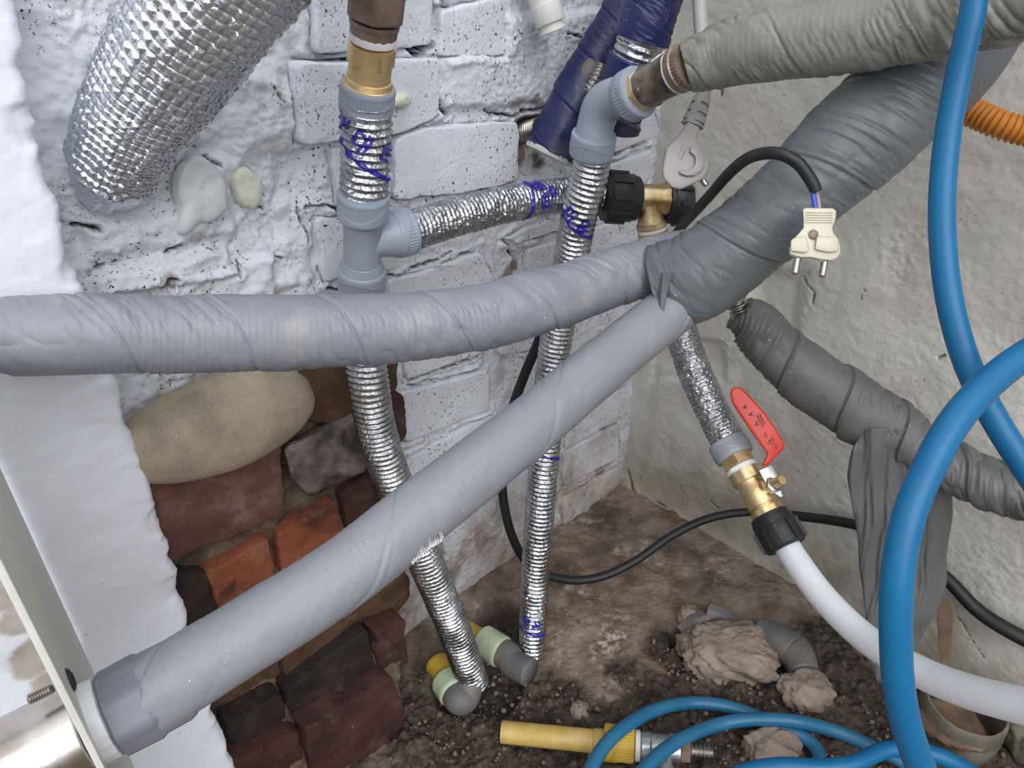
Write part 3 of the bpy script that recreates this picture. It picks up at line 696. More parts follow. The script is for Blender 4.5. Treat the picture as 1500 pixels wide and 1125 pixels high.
def build_slab():
    edge = [(20, -60), (22, 0), (32, 60), (28, 95), (40, 130), (58, 200), (62, 250), (88, 300), (100, 340), (104, 375), (118, 405), (124, 430), (152, 500), (162, 545), (178, 568),
            (183, 602), (196, 640), (208, 668), (213, 692), (226, 716), (238, 755), (250, 812), (262, 840), (266, 870), (278, 905), (290, 960), (308, 1010), (313, 1045), (330, 1078), (342, 1112), (360, 1180)]
    e = np.array([on_batter(*p, slab_off)[:2] for p in edge]); ez = e[::-1, 1]; es = e[::-1, 0]
    st = .002; z = np.linspace(max(-.03, ez[0]), ez[-1], 420); w_ = np.concatenate([np.linspace(0, .012, 9), np.linspace(.016, .55, 130)])
    S = np.interp(z, ez, es)[:, None]+w_[None]; Z = z[:, None]+0*S
    jag = .0035*fbm(0*z, z*70, 4, 71); S = S+jag[:, None]*np.exp(-w_/.02)[None]
    h = slab_off(Z)+.002*fbm(S*8, Z*8, 3, 72)+.0008*fbm(S*60, Z*60, 3, 73)-.007*np.exp(-w_/.0022)[None]*(1+.6*fbm(S*60, Z*90, 3, 74))
    h += .0012*np.exp(-(polydist(S, Z, [LW(133, 868, .07), LW(160, 874, .07), LW(197, 877, .07)])/.0009)**2)
    h -= .006*np.exp(-w_/.012)[None]*sstep(.55, .8, vn(S*40, Z*40, 75))
    S = np.concatenate([S[:, :1]+.001, S], 1); Z = np.concatenate([Z[:, :1], Z], 1); h = np.concatenate([np.full((len(z), 1), -.005), h], 1)
    bare = np.zeros_like(S)
    for (px, py), r in [((30, 905), .02), ((50, 960), .02), ((70, 1000), .014), ((10, 870), .02), ((-10, 850), .03)]:
        c = LW(px, py, SO); D = np.hypot(S-c[0], Z-c[1])/r+.4*fbm(S*40, Z*40, 3, 66); bare = np.maximum(bare, .8*(1-sstep(.8, 1.0, D)))
    V = CORNER+UL*S[..., None]+np.array([0, 0, 1.])*Z[..., None]+NL*h[..., None]
    o = meshobj('wall_front', V.reshape(-1, 3), gridF(len(z), S.shape[1]), 'slab', org=CORNER, attrs={'bare': bare})
    tag(o, 'smooth white plastered wall end with ragged broken edge at far left', 'wall', kind='structure')
    # hairline ridge and crumbs on the plaster are left to the relief
build_slab()

# ------------------------------------------------------------------ stone lodged on the bricks, lumps of sealant
def build_stone():
    c = PL(322, 621, .030); a = (PL(182, 610, .02)-PL(457, 612, .03))*.5; hl = np.linalg.norm(a); a = unit(a)
    L = PL(250, 655, .03)-PL(420, 590, .03)
    long_ = unit(UL*1.0+np.array([0, 0, -.02])); short = unit(np.cross(NL, long_)); 
    nu, nv = 96, 64; u = np.arange(nu)/nu*2*math.pi; v = np.linspace(-math.pi/2, math.pi/2, nv); U_, V_ = np.meshgrid(u, v, indexing='ij')
    X = np.cos(U_)*np.cos(V_); Y = np.sin(U_)*np.cos(V_); Z = np.sin(V_)
    bl = 1+.05*fbm(X*1.5+3, Y*1.5+Z, 3, 4); X, Y, Z = X*bl, Y*bl, Z*bl
    hs = .046
    # a flatter left end, a slight shoulder upper right
    Y = Y*(1-.10*X)
    G = c+long_*(X*.092)[..., None]+short*(Y*hs)[..., None]+NL*(Z*.034)[..., None]
    # lean of the stone: left end lower
    rot = .10; 
    G = c+long_*((X*.092*math.cos(rot)+Y*hs*math.sin(rot)))[..., None]+short*((-X*.092*math.sin(rot)+Y*hs*math.cos(rot)))[..., None]+NL*(Z*.034)[..., None]
    F = []
    for i in range(nu):
        for j in range(nv-1): F.append([i*nv+j, ((i+1) % nu)*nv+j, ((i+1) % nu)*nv+j+1, i*nv+j+1])
    o = meshobj('river_stone', G.reshape(-1, 3), F, 'stone')
    tag(o, 'big smooth tan river stone lodged in the wall above red bricks', 'stone')
build_stone()
def blob(name, px, py, rs, rz, th, mat, parent, off, seed=1, tip=None, drop=0.):
    c = np.array(LW(px, py, off)); nu, nr = 48, 14; u = np.arange(nu)/nu*2*math.pi; r = np.linspace(0.02, 1, nr)
    U_, R_ = np.meshgrid(u, r, indexing='ij'); k = 1+.22*fbm(np.cos(U_)*1.6+seed, np.sin(U_)*1.6, 3, seed)
    if tip is not None: k = k+.8*np.exp(-((np.angle(np.exp(1j*(U_-tip))))/.28)**2)
    s = c[0]-np.cos(U_)*R_*k*rs; z = c[1]+np.sin(U_)*R_*k*rz
    hh = off+th*np.sqrt(np.clip(1-R_**2.6, 0, 1))*(1+.35*fbm(s*90, z*90, 3, seed+2))-.006*(R_ > .99)
    hh += drop*th*(c[1]-z)/rz*(1-R_**4)
    V = CORNER+UL*s[..., None]+np.array([0, 0, 1.])*z[..., None]+NL*hh[..., None]
    F = []
    for i in range(nu):
        for j in range(nr-1): F.append([i*nr+j, i*nr+j+1, ((i+1) % nu)*nr+j+1, ((i+1) % nu)*nr+j])
    F.append([i*nr for i in range(nu)])
    return meshobj(name, V.reshape(-1, 3), F, mat, parent)
b = blob('sealant_blob', 296, 278, .021, .026, .0055, 'silicone', wall_left, .012, 3, tip=-2.4, drop=.7); b['label'] = 'white dripping sealant blob'
b = blob('sealant_blob', 365, 276, .012, .017, .0045, 'silicone_y', wall_left, .008, 6, drop=.5); b['label'] = 'yellowish sealant blob'
b = blob('sealant_blob', 272, 197, .012, .006, .004, 'silicone_y', wall_left, .010, 8)
b = blob('sealant_blob', 172, 292, .014, .008, .004, 'silicone', wall_left, .008, 12, tip=-.6)
b = blob('sealant_blob', 586, 147, .012, .006, .006, 'silicone_y', wall_left, .014, 15)
b = blob('sealant_blob', 760, 352, .008, .004, .004, 'silicone', wall_left, .004, 18)

# ------------------------------------------------------------------ foil duct, upper left
def duct_disp(S, TH, s):
    a = S/.0068+TH/(2*math.pi)*1.0; b = TH*s.R.mean()/.0062+.25*fbm(S*30, TH*2, 2, 4); 
    pa = np.abs(np.sin(math.pi*a)); pb = np.abs(np.sin(math.pi*b))
    amp = .55+.9*vn(np.floor(a)*1.7, np.floor(b)*1.3, 5)
    return .0026*np.minimum(pa**.55, .35+.65*pb**.6)*amp+.0007*fbm(S*90, TH*6, 3, 6)-.0010*(pa < .12)+.003*fbm(S*14, TH*1.4, 2, 8)
d0 = P(352, -62, .435); d1 = P(166, 246, .530)
t = thing('foil_duct', 'large crinkled silver foil duct entering the wall at upper left', 'duct', PL(168, 275, .01))
Tube([d0, P(262, 70, .468), P(206, 160, .50), d1], [.0400, .0375, .0335, .0280], .00075, 300, duct_disp, ext=(0.25, 0)).obj('duct_tube', 'duct', t)
Tube([P(169, 240, .527), P(152, 270, .552)], [.0272, .0235], .0012, 160, lambda S, TH, s: .003*fbm(S*60, TH*4, 3, 3)).obj('duct_end', 'duct', t)

# ------------------------------------------------------------------ riser on the left: valve stub, adapter, cap, foil hose, tee, foil hose to the floor
pA, pB = P(552, 0, .510), P(536, 160, .563); ax = unit(pB-pA)
Lp = np.linalg.norm(pB-pA); U0 = lambda py: pA+ax*Lp*((py)/160)
t = thing('brass_adapter', 'brass threaded adapter with bronze nut above the left foil hose', 'pipe fitting', U0(60))
Tube([U0(-20), U0(-200), U0(-520)], [.0168]*3, .004, 64).obj('supply_pipe', 'bronze', t)
lathe('hex_nut', U0(-22), ax, [(0, .0195), (.001, .0205), (.014, .0205), (.0205, .0205), (.0218, .0195)], 'bronze', t, 72, lambda Z, TH, R: np.minimum(hexf(6, 1.06)(Z, TH, R), R*1.0+.0*Z), ang=25)
lathe('nut_neck', U0(27), ax, [(0, .0175), (.003, .0175), (.0035, .0168), (.010, .0165), (.0105, .0160)], 'bronze', t)
lathe('thread_seal_tape', U0(44), ax, [(0, .0150), (.001, .0166), (.003, .0169), (.006, .0165), (.007, .0150)], 'ptfe', t, 96, lambda Z, TH, R: R+.0004*fbm(Z*900, TH*7, 3, 3))
lathe('adapter_body', U0(60), ax, [(0, .0155), (.0006, .0170), (.0128, .0170), (.0134, .0162), (.0142, .0157), (.0250, .0155), (.0255, .0166), (.0290, .0176), (.0296, .0184), (.0325, .0184), (.0335, .017), (.042, .016)], 'brass', t, 96,
      lambda Z, TH, R: np.where(Z < .0131, np.minimum(hexf(8, 1.05)(Z, TH, R), R), R), ang=28)
for i, (py, rr) in enumerate([(68, .0026), (96, .0026)]):       # cast marks
    tb = Tube([U0(py), U0(py+30)], [.0168 if i == 0 else .0156]*2, .002, 48)
    tb.text('cast_mark', '5' if i == 0 else 'O', 'brass', t, .001, .42, .0085, 0., .0002)
gt = thing('push_fit_coupling', 'grey ribbed push-fit cap under the brass adapter', 'pipe fitting', U0(145))
collar('cap_ring', U0(144), ax, .0205, .0225, 'fitting', gt)
H1 = Tube([P(537, 150, .558), P(536, 230, .585), P(533, 306, .612)], .0186, .0005, 220, foil_disp(.0062, .0011, .0007, 3))
t = thing('foil_wrapped_hose', 'short vertical foil-wrapped hose between the two left grey fittings', 'hose', P(533, 306, .612), None)
H1.obj('hose', 'foil', t)
H1.band('printed_stripe', 'ink', t, .026, .060, -1.6, 1.5, .0050, .0010)
H1.text('printed_letter', '대', 'ink', t, .024, -.22, .018, -.6, .0013)
H1.text('printed_letter', '온', 'ink', t, .034, 1.0, .016, -.6, .0013)
H1.text('printed_letter', '보', 'ink', t, .013, -1.15, .016, -.6, .0013)
def pushtee():
    a = P(532, 300, .607); b = P(530, 408, .655); ax = unit(b-a); L = np.linalg.norm(b-a)
    t = thing('push_fit_tee', 'grey push-fit tee joining three foil hoses at left', 'pipe fitting', b)
    collar('cap_ring', a+ax*.001, ax, .0210, .023, 'fitting', t)
    collar('cap_ring', b, -ax, .0208, .022, 'fitting', t, off=1.)
    br = P(588, 341, .648); mid = a+ax*L*.50; bx = unit(br-mid); collar('cap_ring', br, -bx, .0208, .018, 'fitting', t, off=2.)
    lathe('tee_body', a+ax*.008, ax, [(0, .0165), (.004, .0172), (.0048, .0165), (.0056, .0160), (L*.5, .0158), (L-.026, .0160), (L-.0255, .0166), (L-.023, .0170), (L-.0175, .0196), (L-.012, .0196)], 'fitting', t, 96)
    lb = np.linalg.norm(br-mid)
    lathe('branch_neck', mid, bx, [(0, .0150), (lb*.35, .0152), (lb*.6, .0172), (lb-.010, .0196), (lb-.004, .0196)], 'fitting', t, 96)
pushtee()
H2 = Tube([P(530, 415, .66), P(534, 500, .685), P(541, 575, .705), (P(556, 645, .735)), P(585, 730, .775), P(628, 832, .83), P(668, 930, .895), P(694, 1000, .94)],
          [.0186]*8, .0006, 180, foil_disp(.0056, .0010, .0004, 13))
t = thing('foil_wrapped_hose', 'long foil-wrapped hose running down left past the red bricks', 'hose', P(694, 1000, .94)); H2.obj('hose', 'foil', t)
H3 = Tube([P(598, 339, .655), P(690, 312, .695), P(770, 294, .735), P(830, 286, .765), P(892, 285, .785)], [.0172]*5, .0006, 180, foil_disp(.0045, .0004, .0011, 23))
t = thing('foil_wrapped_hose', 'horizontal foil-wrapped hose from the grey tee to the black nut', 'hose', P(690, 312, .69)); H3.obj('hose', 'foil', t)
def s_at(tb, p):
    return float(tb.S[np.argmin(np.linalg.norm(tb.C-p, axis=1))])
q = s_at(H3, P(768, 294, .733)); H3.band('printed_stripe', 'ink', t, q+.003, q-.006, 1.5, -1.6, .0046, .0010)
H3.text('printed_letter', '배', 'ink', t, q+.011, .62, .016, -1.2, .0012); H3.text('printed_letter', '관', 'ink', t, q+.013, -.35, .016, -1.2, .0012); H3.text('printed_letter', '용', 'ink', t, q+.024, .15, .011, -1.2, .0012)
# middle hose with the elbow
H4 = Tube([P(870, 214, .700), P(862, 262, .722), P(849, 312, .745), (P(835, 385, .785)), P(818, 480, .835), P(806, 560, .865), P(799, 650, .895), P(790, 760, .935), P(783, 860, .975), P(778, 965, 1.01)],
          [.0175]*10, .0006, 180, foil_disp(.0060, .0010, .0006, 33))
t = thing('foil_wrapped_hose', 'long foil-wrapped hose dropping from grey elbow to the floor', 'hose', P(778, 965, 1.01)); H4.obj('hose', 'foil', t)
q = s_at(H4, P(845, 322, .75)); H4.band('printed_stripe', 'ink', t, q-.012, q+.016, -1.5, 1.4, .0046, .0010)
H4.text('printed_letter', '미', 'ink', t, q-.011, -.62, .016, -.75, .0013); H4.text('printed_letter', '온', 'ink', t, q-.001, .35, .016, -.5, .0013)
q = s_at(H4, P(800, 662, .90)); H4.band('printed_stripe', 'ink', t, q-.006, q+.004, -.6, 1.3, .0042, .0010)
q = s_at(H4, P(781, 905, .985)); H4.band('printed_stripe', 'ink', t, q+.012, q+.022, -1.2, 1.2, .0042, .0010); H4.text('printed_letter', '대', 'ink', t, q-.001, -.5, .013, -.45, .0011); H4.text('printed_letter', '온', 'ink', t, q+.004, .35, .013, -.45, .0011)
def elbow():
    a = P(868, 212, .698); ax = unit(P(862, 250, .716)-a)
    t = thing('push_fit_elbow', 'grey push-fit elbow at top of the middle foil hose', 'pipe fitting', a)
    collar('cap_ring', a, ax, .0210, .022, 'fitting', t, flip=-1)
    b = P(923, 141, .648); bx = unit(P(1000, 100, .600)-b)
    c0 = a-ax*.008
    bod = Tube([a-ax*.004, P(874, 178, .686), P(884, 154, .675), P(901, 143, .662), b], [.0176, .0172, .0180, .0172, .0170], .0006, 96); bod.obj('elbow_body', 'fitting', t)
    collar('cap_ring', b+bx*.004, -bx, .0222, .016, 'fitting', t, flip=-1, off=.7)
    lathe('cap_rim', b-bx*.006, bx, [(0, .0182), (.001, .0192), (.003, .0194), (.006, .0205)], 'fitting_warm', t, 160, lambda Z, TH, R: R-.0006*(np.cos(40*TH) > .2)*(Z > .0008)*(Z < .005))
    return b, bx
eb, ebx = elbow()
t = thing('threaded_pipe_stub', 'short dirty metal stub with white seal tape beside grey elbow', 'pipe fitting', eb+ebx*.02)
lathe('hex_collar', eb+ebx*.010, ebx, [(0, .0145), (.0005, .0165), (.0055, .0165), (.006, .015)], 'brass', t, 72, hexf(6, 1.08))
lathe('thread_seal_tape', eb+ebx*.0155, ebx, [(0, .0145), (.001, .0160), (.0035, .0164), (.005, .0150)], 'ptfe', t, 96, lambda Z, TH, R: R+.0009*fbm(Z*900, TH*3, 3, 13))
lathe('stub_body', eb+ebx*.018, ebx, [(0, .014), (.0008, .0172), (.006, .0180), (.0075, .0168), (.018, .0166), (.030, .0168), (.036, .0165), (.042, .014)], 'oldpipe', t, 96, lambda Z, TH, R: R+.0012*fbm(Z*200, TH*1.5, 3, 5))
lathe('thread_seal_tape', eb+ebx*.0505, ebx, [(0, .0150), (.001, .0174), (.0028, .0178), (.0040, .0160)], 'ptfe', t, 96, lambda Z, TH, R: R+.0007*fbm(Z*900, TH*2, 3, 23))
lathe('stub_nut', eb+ebx*.0535, ebx, [(0, .0170), (.0006, .0182), (.006, .0186), (.007, .0176), (.012, .0176)], 'bronze', t, 96, lambda Z, TH, R: np.where(Z > .0065, R-.0006*(np.cos(40*TH) > 0), R))
wrap = Tube([eb+ebx*.012, eb+ebx*.03+np.array([-.004, .0, .0165]), eb+ebx*.058+np.array([0, -.004, .017])], [.003, .0024, .003], .0012, 16, lambda S, TH, s: .0006*fbm(S*200, TH, 3, 3), flat=(1, .4)); wrap.obj('clear_film_strip', 'ptfe', t)

# ------------------------------------------------------------------ black compression tee (brass body) and valve run
a0 = P(878, 288, .775); a1 = P(1012, 297, .80); ax = unit(a1-a0)
def comp_nut(name, o, ax, R, L, parent):
    def f(Z, TH, R_):
        lug = (np.cos(9*TH) > .55)*1.0
        return R_+np.where((Z > L*.36) & (Z < L*.93), lug*.0022, 0)
    return lathe(name, o, ax, [(0, R*.80), (.0008, R*.90), (L*.16, R*.93), (L*.17, R*.97), (L*.34, R*.98), (L*.37, R*1.0), (L*.6, R*1.0), (L*.92, R*1.0), (L*.94, R*.98), (L, R*.90)], 'black', parent, 216, f, ang=30)
t = thing('compression_tee', 'brass tee with a black plastic nut on either side', 'pipe fitting', P(950, 300, .79))
comp_nut('compression_nut', P(932, 291, .783), -ax, .0252, .036, t)
comp_nut('compression_nut', P(973, 296, .792), ax, .0225, .026, t)
lathe('tee_body', P(932, 291, .783), ax, [(0, .013), (.003, .0150), (.009, .0152), (.024, .0152), (.029, .0170), (.034, .0170)], 'brass_dull', t, 96, lambda Z, TH, R: np.minimum(hexf(8, 1.06)(Z, TH, R), R*1.03))
dn = unit(P(957, 350, .80)-P(948, 296, .786)); o_ = P(949, 300, .785)
lathe('tee_branch', o_, dn, [(0, .012), (.010, .0125), (.019, .0142), (.0195, .0158), (.024, .0158), (.025, .0140)], 'brass_dull', t, 96)
tb = Tube([P(932, 291, .783), P(990, 297, .79)], [.0156]*2, .001, 48); tb.text('cast_mark', 'VCO1', 'brass', t, .020, -.35, .0055, -1.55, .0002)
t = thing('brass_union', 'hexagonal brass union with white seal tape below the black nuts', 'pipe fitting', P(957, 345, .80))
lathe('thread_seal_tape', o_+dn*.025, dn, [(0, .0130), (.001, .0150), (.003, .0153), (.0045, .0140)], 'ptfe', t, 96, lambda Z, TH, R: R+.0005*fbm(Z*900, TH*4, 3, 33))
lathe('hex_nut', o_+dn*.029, dn, [(0, .0150), (.0008, .0172), (.011, .0172), (.012, .0158), (.0125, .0178), (.024, .0178)], 'brass', t, 96, lambda Z, TH, R: np.where(Z < .0122, hexf(6, 1.05)(Z, TH, R), R-.0006*(np.cos(36*TH) > 0)), ang=25)
H5 = Tube([o_+dn*.045, P(972, 400, .81), P(990, 462, .815), P(1012, 530, .81), P(1040, 595, .80), P(1071, 655, .785)], [.0176]*6, .0006, 180, foil_disp(.0040, .0004, .0011, 43))
t = thing('foil_wrapped_hose', 'short crinkled foil hose leading down to the red-handled valve', 'hose', P(1071, 655, .785)); H5.obj('hose', 'foil', t)
v0 = P(1070, 657, .782); v1 = P(1152, 800, .735); vx = unit(v1-v0); VL = np.linalg.norm(v1-v0)
t = thing('push_fit_coupling', 'grey ribbed push-fit cap above the red-handled brass valve', 'pipe fitting', v0); collar('cap_ring', v0+vx*.001, vx, .0208, .020, 'fitting_warm', t, off=2.4)
# camera facing side frame for the valve
t = thing('ball_valve', 'brass ball valve with a long red lever handle', 'valve', P(1115, 735, .76))
V_ = lambda k: v0+vx*k
lathe('inlet_hex', V_(.0105), vx, [(0, .0150), (.0006, .0168), (.010, .0168), (.011, .0150)], 'brass', t, 72, hexf(6, 1.08), ang=25)
lathe('thread_seal_tape', V_(.021), vx, [(0, .0140), (.001, .0164), (.0045, .0168), (.006, .0150)], 'ptfe', t, 96, lambda Z, TH, R: R+.0007*fbm(Z*900, TH*3, 3, 43))
lathe('valve_body', V_(.0265), vx, [(0, .0150), (.0006, .0166), (.012, .0166), (.013, .0140), (.016, .0135), (.021, .0148), (.030, .0152), (.040, .0150), (.0405, .0136), (.043, .0136), (.0436, .0160), (.054, .0160), (.055, .0145)], 'brass', t, 96,
      lambda Z, TH, R: np.where((Z < .0125) | (Z > .0433), np.minimum(hexf(8, 1.07)(Z, TH, R), R*1.02), R), ang=25)
tb = Tube([V_(.03), V_(.08)], [.0150]*2, .001, 48); tb.text('cast_mark', 'HK 15', 'brass', t, .030, .15, .007, -1.5, .0002)
# stem leaves the body to the right
vq = P(1113, 700, .755); vr = P(1139, 711, .735); sx = unit(vr-P(1108, 722, .762))
st0 = P(1112, 715, .757)
lathe('stem', st0, sx, [(0, .0060), (.010, .0060), (.0102, .0075), (.014, .0075), (.0142, .0045), (.034, .0045)], 'brass', t, 48)
nb = P(1133, 710, .742)
lathe('stem_nut', nb-sx*.004, sx, [(0, .0070), (.0005, .0082), (.0055, .0082), (.006, .0066), (.0065, .0052), (.0095, .0050), (.010, .0040)], 'steel', t, 72, lambda Z, TH, R: np.where(Z < .0058, hexf(6, 1.08)(Z, TH, R), R), ang=25)
lathe('stem_end', nb+sx*.0045, sx, [(0, .0040), (.003, .0040), (.0035, .0034)], 'brass', t, 48)
# steel shank: a bent strip
Dn = unit(CAM-P(1110, 650, .74)); 
hz = .742
poly = [P(1111, 689, hz), (P(1131, 680, hz)), P(1142, 700, hz), P(1146, 722, hz), P(1150, 727, hz), P(1143, 729, hz), P(1125, 716, hz), P(1122, 710, hz)]
slab('handle_shank', poly, Dn, .0028, 'steel', t, .0006, 1)
hz2 = .733
out = [(1069, 577), (1072, 569), (1079, 566), (1086, 568), (1101, 583), (1120, 604), (1136, 627), (1149, 649), (1149, 656), (1131, 675), (1127, 681), (1114, 683), (1121, 672), (1124, 665), (1104, 638), (1087, 613), (1073, 592)]
hd = slab('lever_handle', [P(a_, b_, hz2+.00006*(b_-560)) for a_, b_ in out], Dn, .0075, 'red', t, .0028, 4)
hd['label'] = 'red lever grip with black print'
def flat_text(name, body, px, py, d, size, ang, mat, parent, nrm, bold=0., squash=1.):
    """flat print lying on a camera-side face; ang: clockwise on screen"""
    c = bpy.data.curves.new('t', 'FONT'); c.body = body; c.size = size; c.offset = bold; c.align_x = 'CENTER'; c.align_y = 'CENTER'; c.resolution_u = 2
    o = bpy.data.objects.new('t', c); COL.objects.link(o); bpy.context.view_layer.update()
    me = bpy.data.meshes.new_from_object(o.evaluated_get(bpy.context.evaluated_depsgraph_get())); bpy.data.objects.remove(o)
    v = np.array([w_.co[:] for w_ in me.vertices]); F = [list(p.vertices) for p in me.polygons]
    n_ = unit(nrm); right = unit(np.cross(np.array([0, 0, 1.]), n_)); up = np.cross(n_, right)
    ca, sa = math.cos(ang), math.sin(ang); ex = right*ca-up*sa; ey = right*sa+up*ca
    V = P(px, py, d)+ex*v[:, :1]*squash+ey*v[:, 1:2]
    return meshobj(name, V, F, mat, parent, smooth=False)
A_ = -math.radians(120)
for ch, px, py in (('K', 1091, 596), ('A', 1100, 607), ('H', 1108.5, 620)):
    flat_text('printed_letter', ch, px, py, hz2+.00006*(py-560)-.0006, .0062, A_, 'ink_black', hd, Dn, .0001)
for k, (px, py, s_) in enumerate([(1110, 609, '-- ------- ----- --- ----'), (1114, 608, '---- ---- ------- ---')]):
    flat_text('printed_line', s_.replace('-', 'n'), px, py, hz2+.00006*(py-560)-.0006, .0021, math.radians(52), 'ink_black', hd, Dn, .0001)
flat_text('printed_mark', 'Ⓚ', 1128.5, 645, hz2+.0045, .0095, A_, 'ink_black', hd, Dn)
flat_text('printed_mark', '10K', 1121, 636, hz2+.0041, .0045, A_, 'ink_black', hd, Dn); flat_text('printed_mark', '15A', 1136.5, 653, hz2+.005, .0040, A_, 'ink_black', hd, Dn)
cn = thing('compression_nut', 'black plastic compression nut below the red-handled brass valve', 'pipe fitting', v1)
comp_nut('nut_body', V_(.076), vx, .0212, .036, cn)
WP = Tube([V_(.102), P(1168, 824, .725), P(1206, 875, .700), P(1262, 930, .66), P(1330, 975, .61), P(1410, 1010, .56), P(1530, 1042, .50)], [.0128, .0128, .0128, .0127, .0127, .0127, .0127], .002, 64, ext=(0, 0.25))
o = WP.obj('white_water_pipe', 'whitepipe'); tag(o, 'milky white plastic pipe curving from black nut to lower right', 'pipe')

# ------------------------------------------------------------------ tape wrapped pipes
UP_ = Tube([P(-34, 493, .457), P(20, 492, .462), P(140, 490, .475), P(250, 490, .495), P(450, 486, .53), P(650, 474, .565), P(800, 440, .60), P(900, 406, .64), P(960, 388, .66), P(1010, 376, .665)],
           [.0175, .0235, .0252, .0255, .0258, .0250, .0248, .0245, .0245, .024], .0009, 240, tape_disp(.074, .0010, .0045, .00022, .0003, 5, -1.0, .0010, .0008))
t = thing('wrapped_pipe', 'upper grey tape-wrapped pipe crossing the picture from left edge', 'pipe', P(250, 540, .5)); UP_.obj('tape_wrapping', 'tape', t)
LP_ = Tube([P(190, 1031, .4195), P(230, 1010, .425), P(350, 937, .442), P(500, 842, .468), P(600, 764, .492), P(700, 685, .520), P(780, 622, .548), P(850, 562, .578), P(930, 497, .612), P(990, 450, .635)],
           [.0222, .0224, .0222, .0222, .0222, .0222, .0220, .0218, .0220, .022], .0009, 240, tape_disp(.16, .0004, .0045, .00016, .0002, 15, 1.0, .0003, .0008))
t = thing('wrapped_pipe', 'lower grey tape-wrapped pipe rising from the stainless pipe at left', 'pipe', P(230, 1060, .43)); LP_.obj('tape_wrapping', 'tape_dusty', t)
MB = Tube([P(968, 422, .640), P(1010, 408, .628), P(1060, 376, .615), P(1110, 335, .602), P(1150, 300, .592), P(1210, 245, .582), P(1270, 190, .575), P(1330, 135, .572), P(1390, 75, .572), P(1440, 5, .57), P(1490, -70, .56)],
          [.0370, .0365, .0350, .0340, .0345, .0370, .0396, .0405, .0400, .039, .039], .0010, 260, tape_disp(.075, .0012, .0048, .00020, .0003, 25, -1.0, .0015, .0016), flat=(.78, 1.0), ext=(0, 0.22))
t = thing('wrapped_pipe_bundle', 'thick grey tape-wrapped bundle rising to the top right corner', 'pipe', P(1080, 420, .6)); MB.obj('tape_wrapping', 'tape_teal', t, caps=True)
# the loose cut end of the tape that hangs over the fork
def sheet(name, rows, mat, parent, th=.0012, seed=1, wr=.001):
    """rows: list of lists of world points (grid); thin closed sheet with thickness"""
    G = np.array(rows, float); m, n_, _ = G.shape
    from_u = np.linspace(0, 1, m); to_u = np.linspace(0, 1, max(m*10, 40)); from_v = np.linspace(0, 1, n_); to_v = np.linspace(0, 1, max(n_*10, 40))
    A = np.stack([np.stack([np.interp(to_v, from_v, G[i, :, k]) for i in range(m)], 0) for k in range(3)], -1)
    A = np.stack([np.stack([np.interp(to_u, from_u, A[:, j, k]) for j in range(A.shape[1])], 1) for k in range(3)], -1)
    for _ in range(3): A[1:-1] = (A[:-2]+2*A[1:-1]+A[2:])/4; A[:, 1:-1] = (A[:, :-2]+2*A[:, 1:-1]+A[:, 2:])/4
    nn = np.cross(np.gradient(A, axis=0), np.gradient(A, axis=1)); nn /= np.linalg.norm(nn, axis=-1)[..., None]
    A = A+nn*(wr*fbm(A[..., 0]*90+seed, A[..., 2]*60, 3, seed))[..., None]
    a, b = A+nn*th/2, A-nn*th/2; mm, n2 = A.shape[:2]; k = mm*n2
    F = gridF(mm, n2).tolist()+(gridF(mm, n2)[:, ::-1]+k).tolist()
    idx = [(0, j) for j in range(n2)]+[(i, n2-1) for i in range(1, mm)]+[(mm-1, j) for j in range(n2-2, -1, -1)]+[(i, 0) for i in range(mm-2, 0, -1)]
    r = [i*n2+j for i, j in idx]
    for p_, q_ in zip(r, r[1:]+r[:1]): F.append([q_, p_, p_+k, q_+k])
    return meshobj(name, np.vstack([a.reshape(-1, 3), b.reshape(-1, 3)]), F, mat, parent, ang=50)
sheet('tape_flap', [[P(961, 392, .628), P(972, 400, .606), P(985, 398, .600)], [P(962, 420, .622), P(969, 432, .604), P(976, 432, .602)], [P(961, 455, .61), P(966, 468, .604), P(970, 470, .603)]], 'tape_teal', t, .0016, 3, .0003)
TR = Tube([P(1005, 100, .602), P(1026, 92, .598), P(1060, 80, .59), P(1120, 68, .572), P(1200, 57, .55), P(1300, 42, .525), P(1400, 22, .50), P(1480, 0, .48), P(1560, -25, .46)],
          [.0192, .0225, .0245, .0252, .0255, .0258, .0262, .0265, .0265], .0010, 220, tape_disp(.080, .0007, .0050, .00020, .0005, 35, -1.0, .0024, .0014), ext=(0, 0.35))
t = thing('wrapped_pipe', 'greenish grey tape-wrapped pipe along the top right edge', 'pipe', P(1200, 100, .55)); TR.obj('tape_wrapping', 'tape_olive', t)
RT = Tube([P(1082, 458, .742), P(1108, 480, .744), P(1150, 522, .745), P(1200, 562, .742), P(1250, 600, .738), P(1300, 628, .733), P(1350, 660, .722), P(1420, 697, .705), P(1480, 718, .69), P(1560, 742, .67)],
          [.0180, .0250, .0275, .0300, .0305, .0290, .0245, .0240, .0245, .025], .0010, 220, tape_disp(.065, .0022, .0060, .00004, .0005, 45, -1.0, .0022, .0030), ext=(0, 0.28))
t = thing('wrapped_pipe', 'dark grey tape-wrapped pipe sloping down the right wall', 'pipe', P(1300, 700, .72)); RT.obj('tape_wrapping', 'tape_dark', t)
cs = Tube([P(1062, 395, .735), P(1072, 425, .738), P(1086, 462, .744)], [.0088]*3, .0005, 64, lambda S, TH, s: .0018*np.sin(2*math.pi*S/.0052)); o = cs.obj('corrugated_connector', 'steel')
tag(o, 'shiny corrugated steel connector between bundle and dark tape pipe', 'connector')
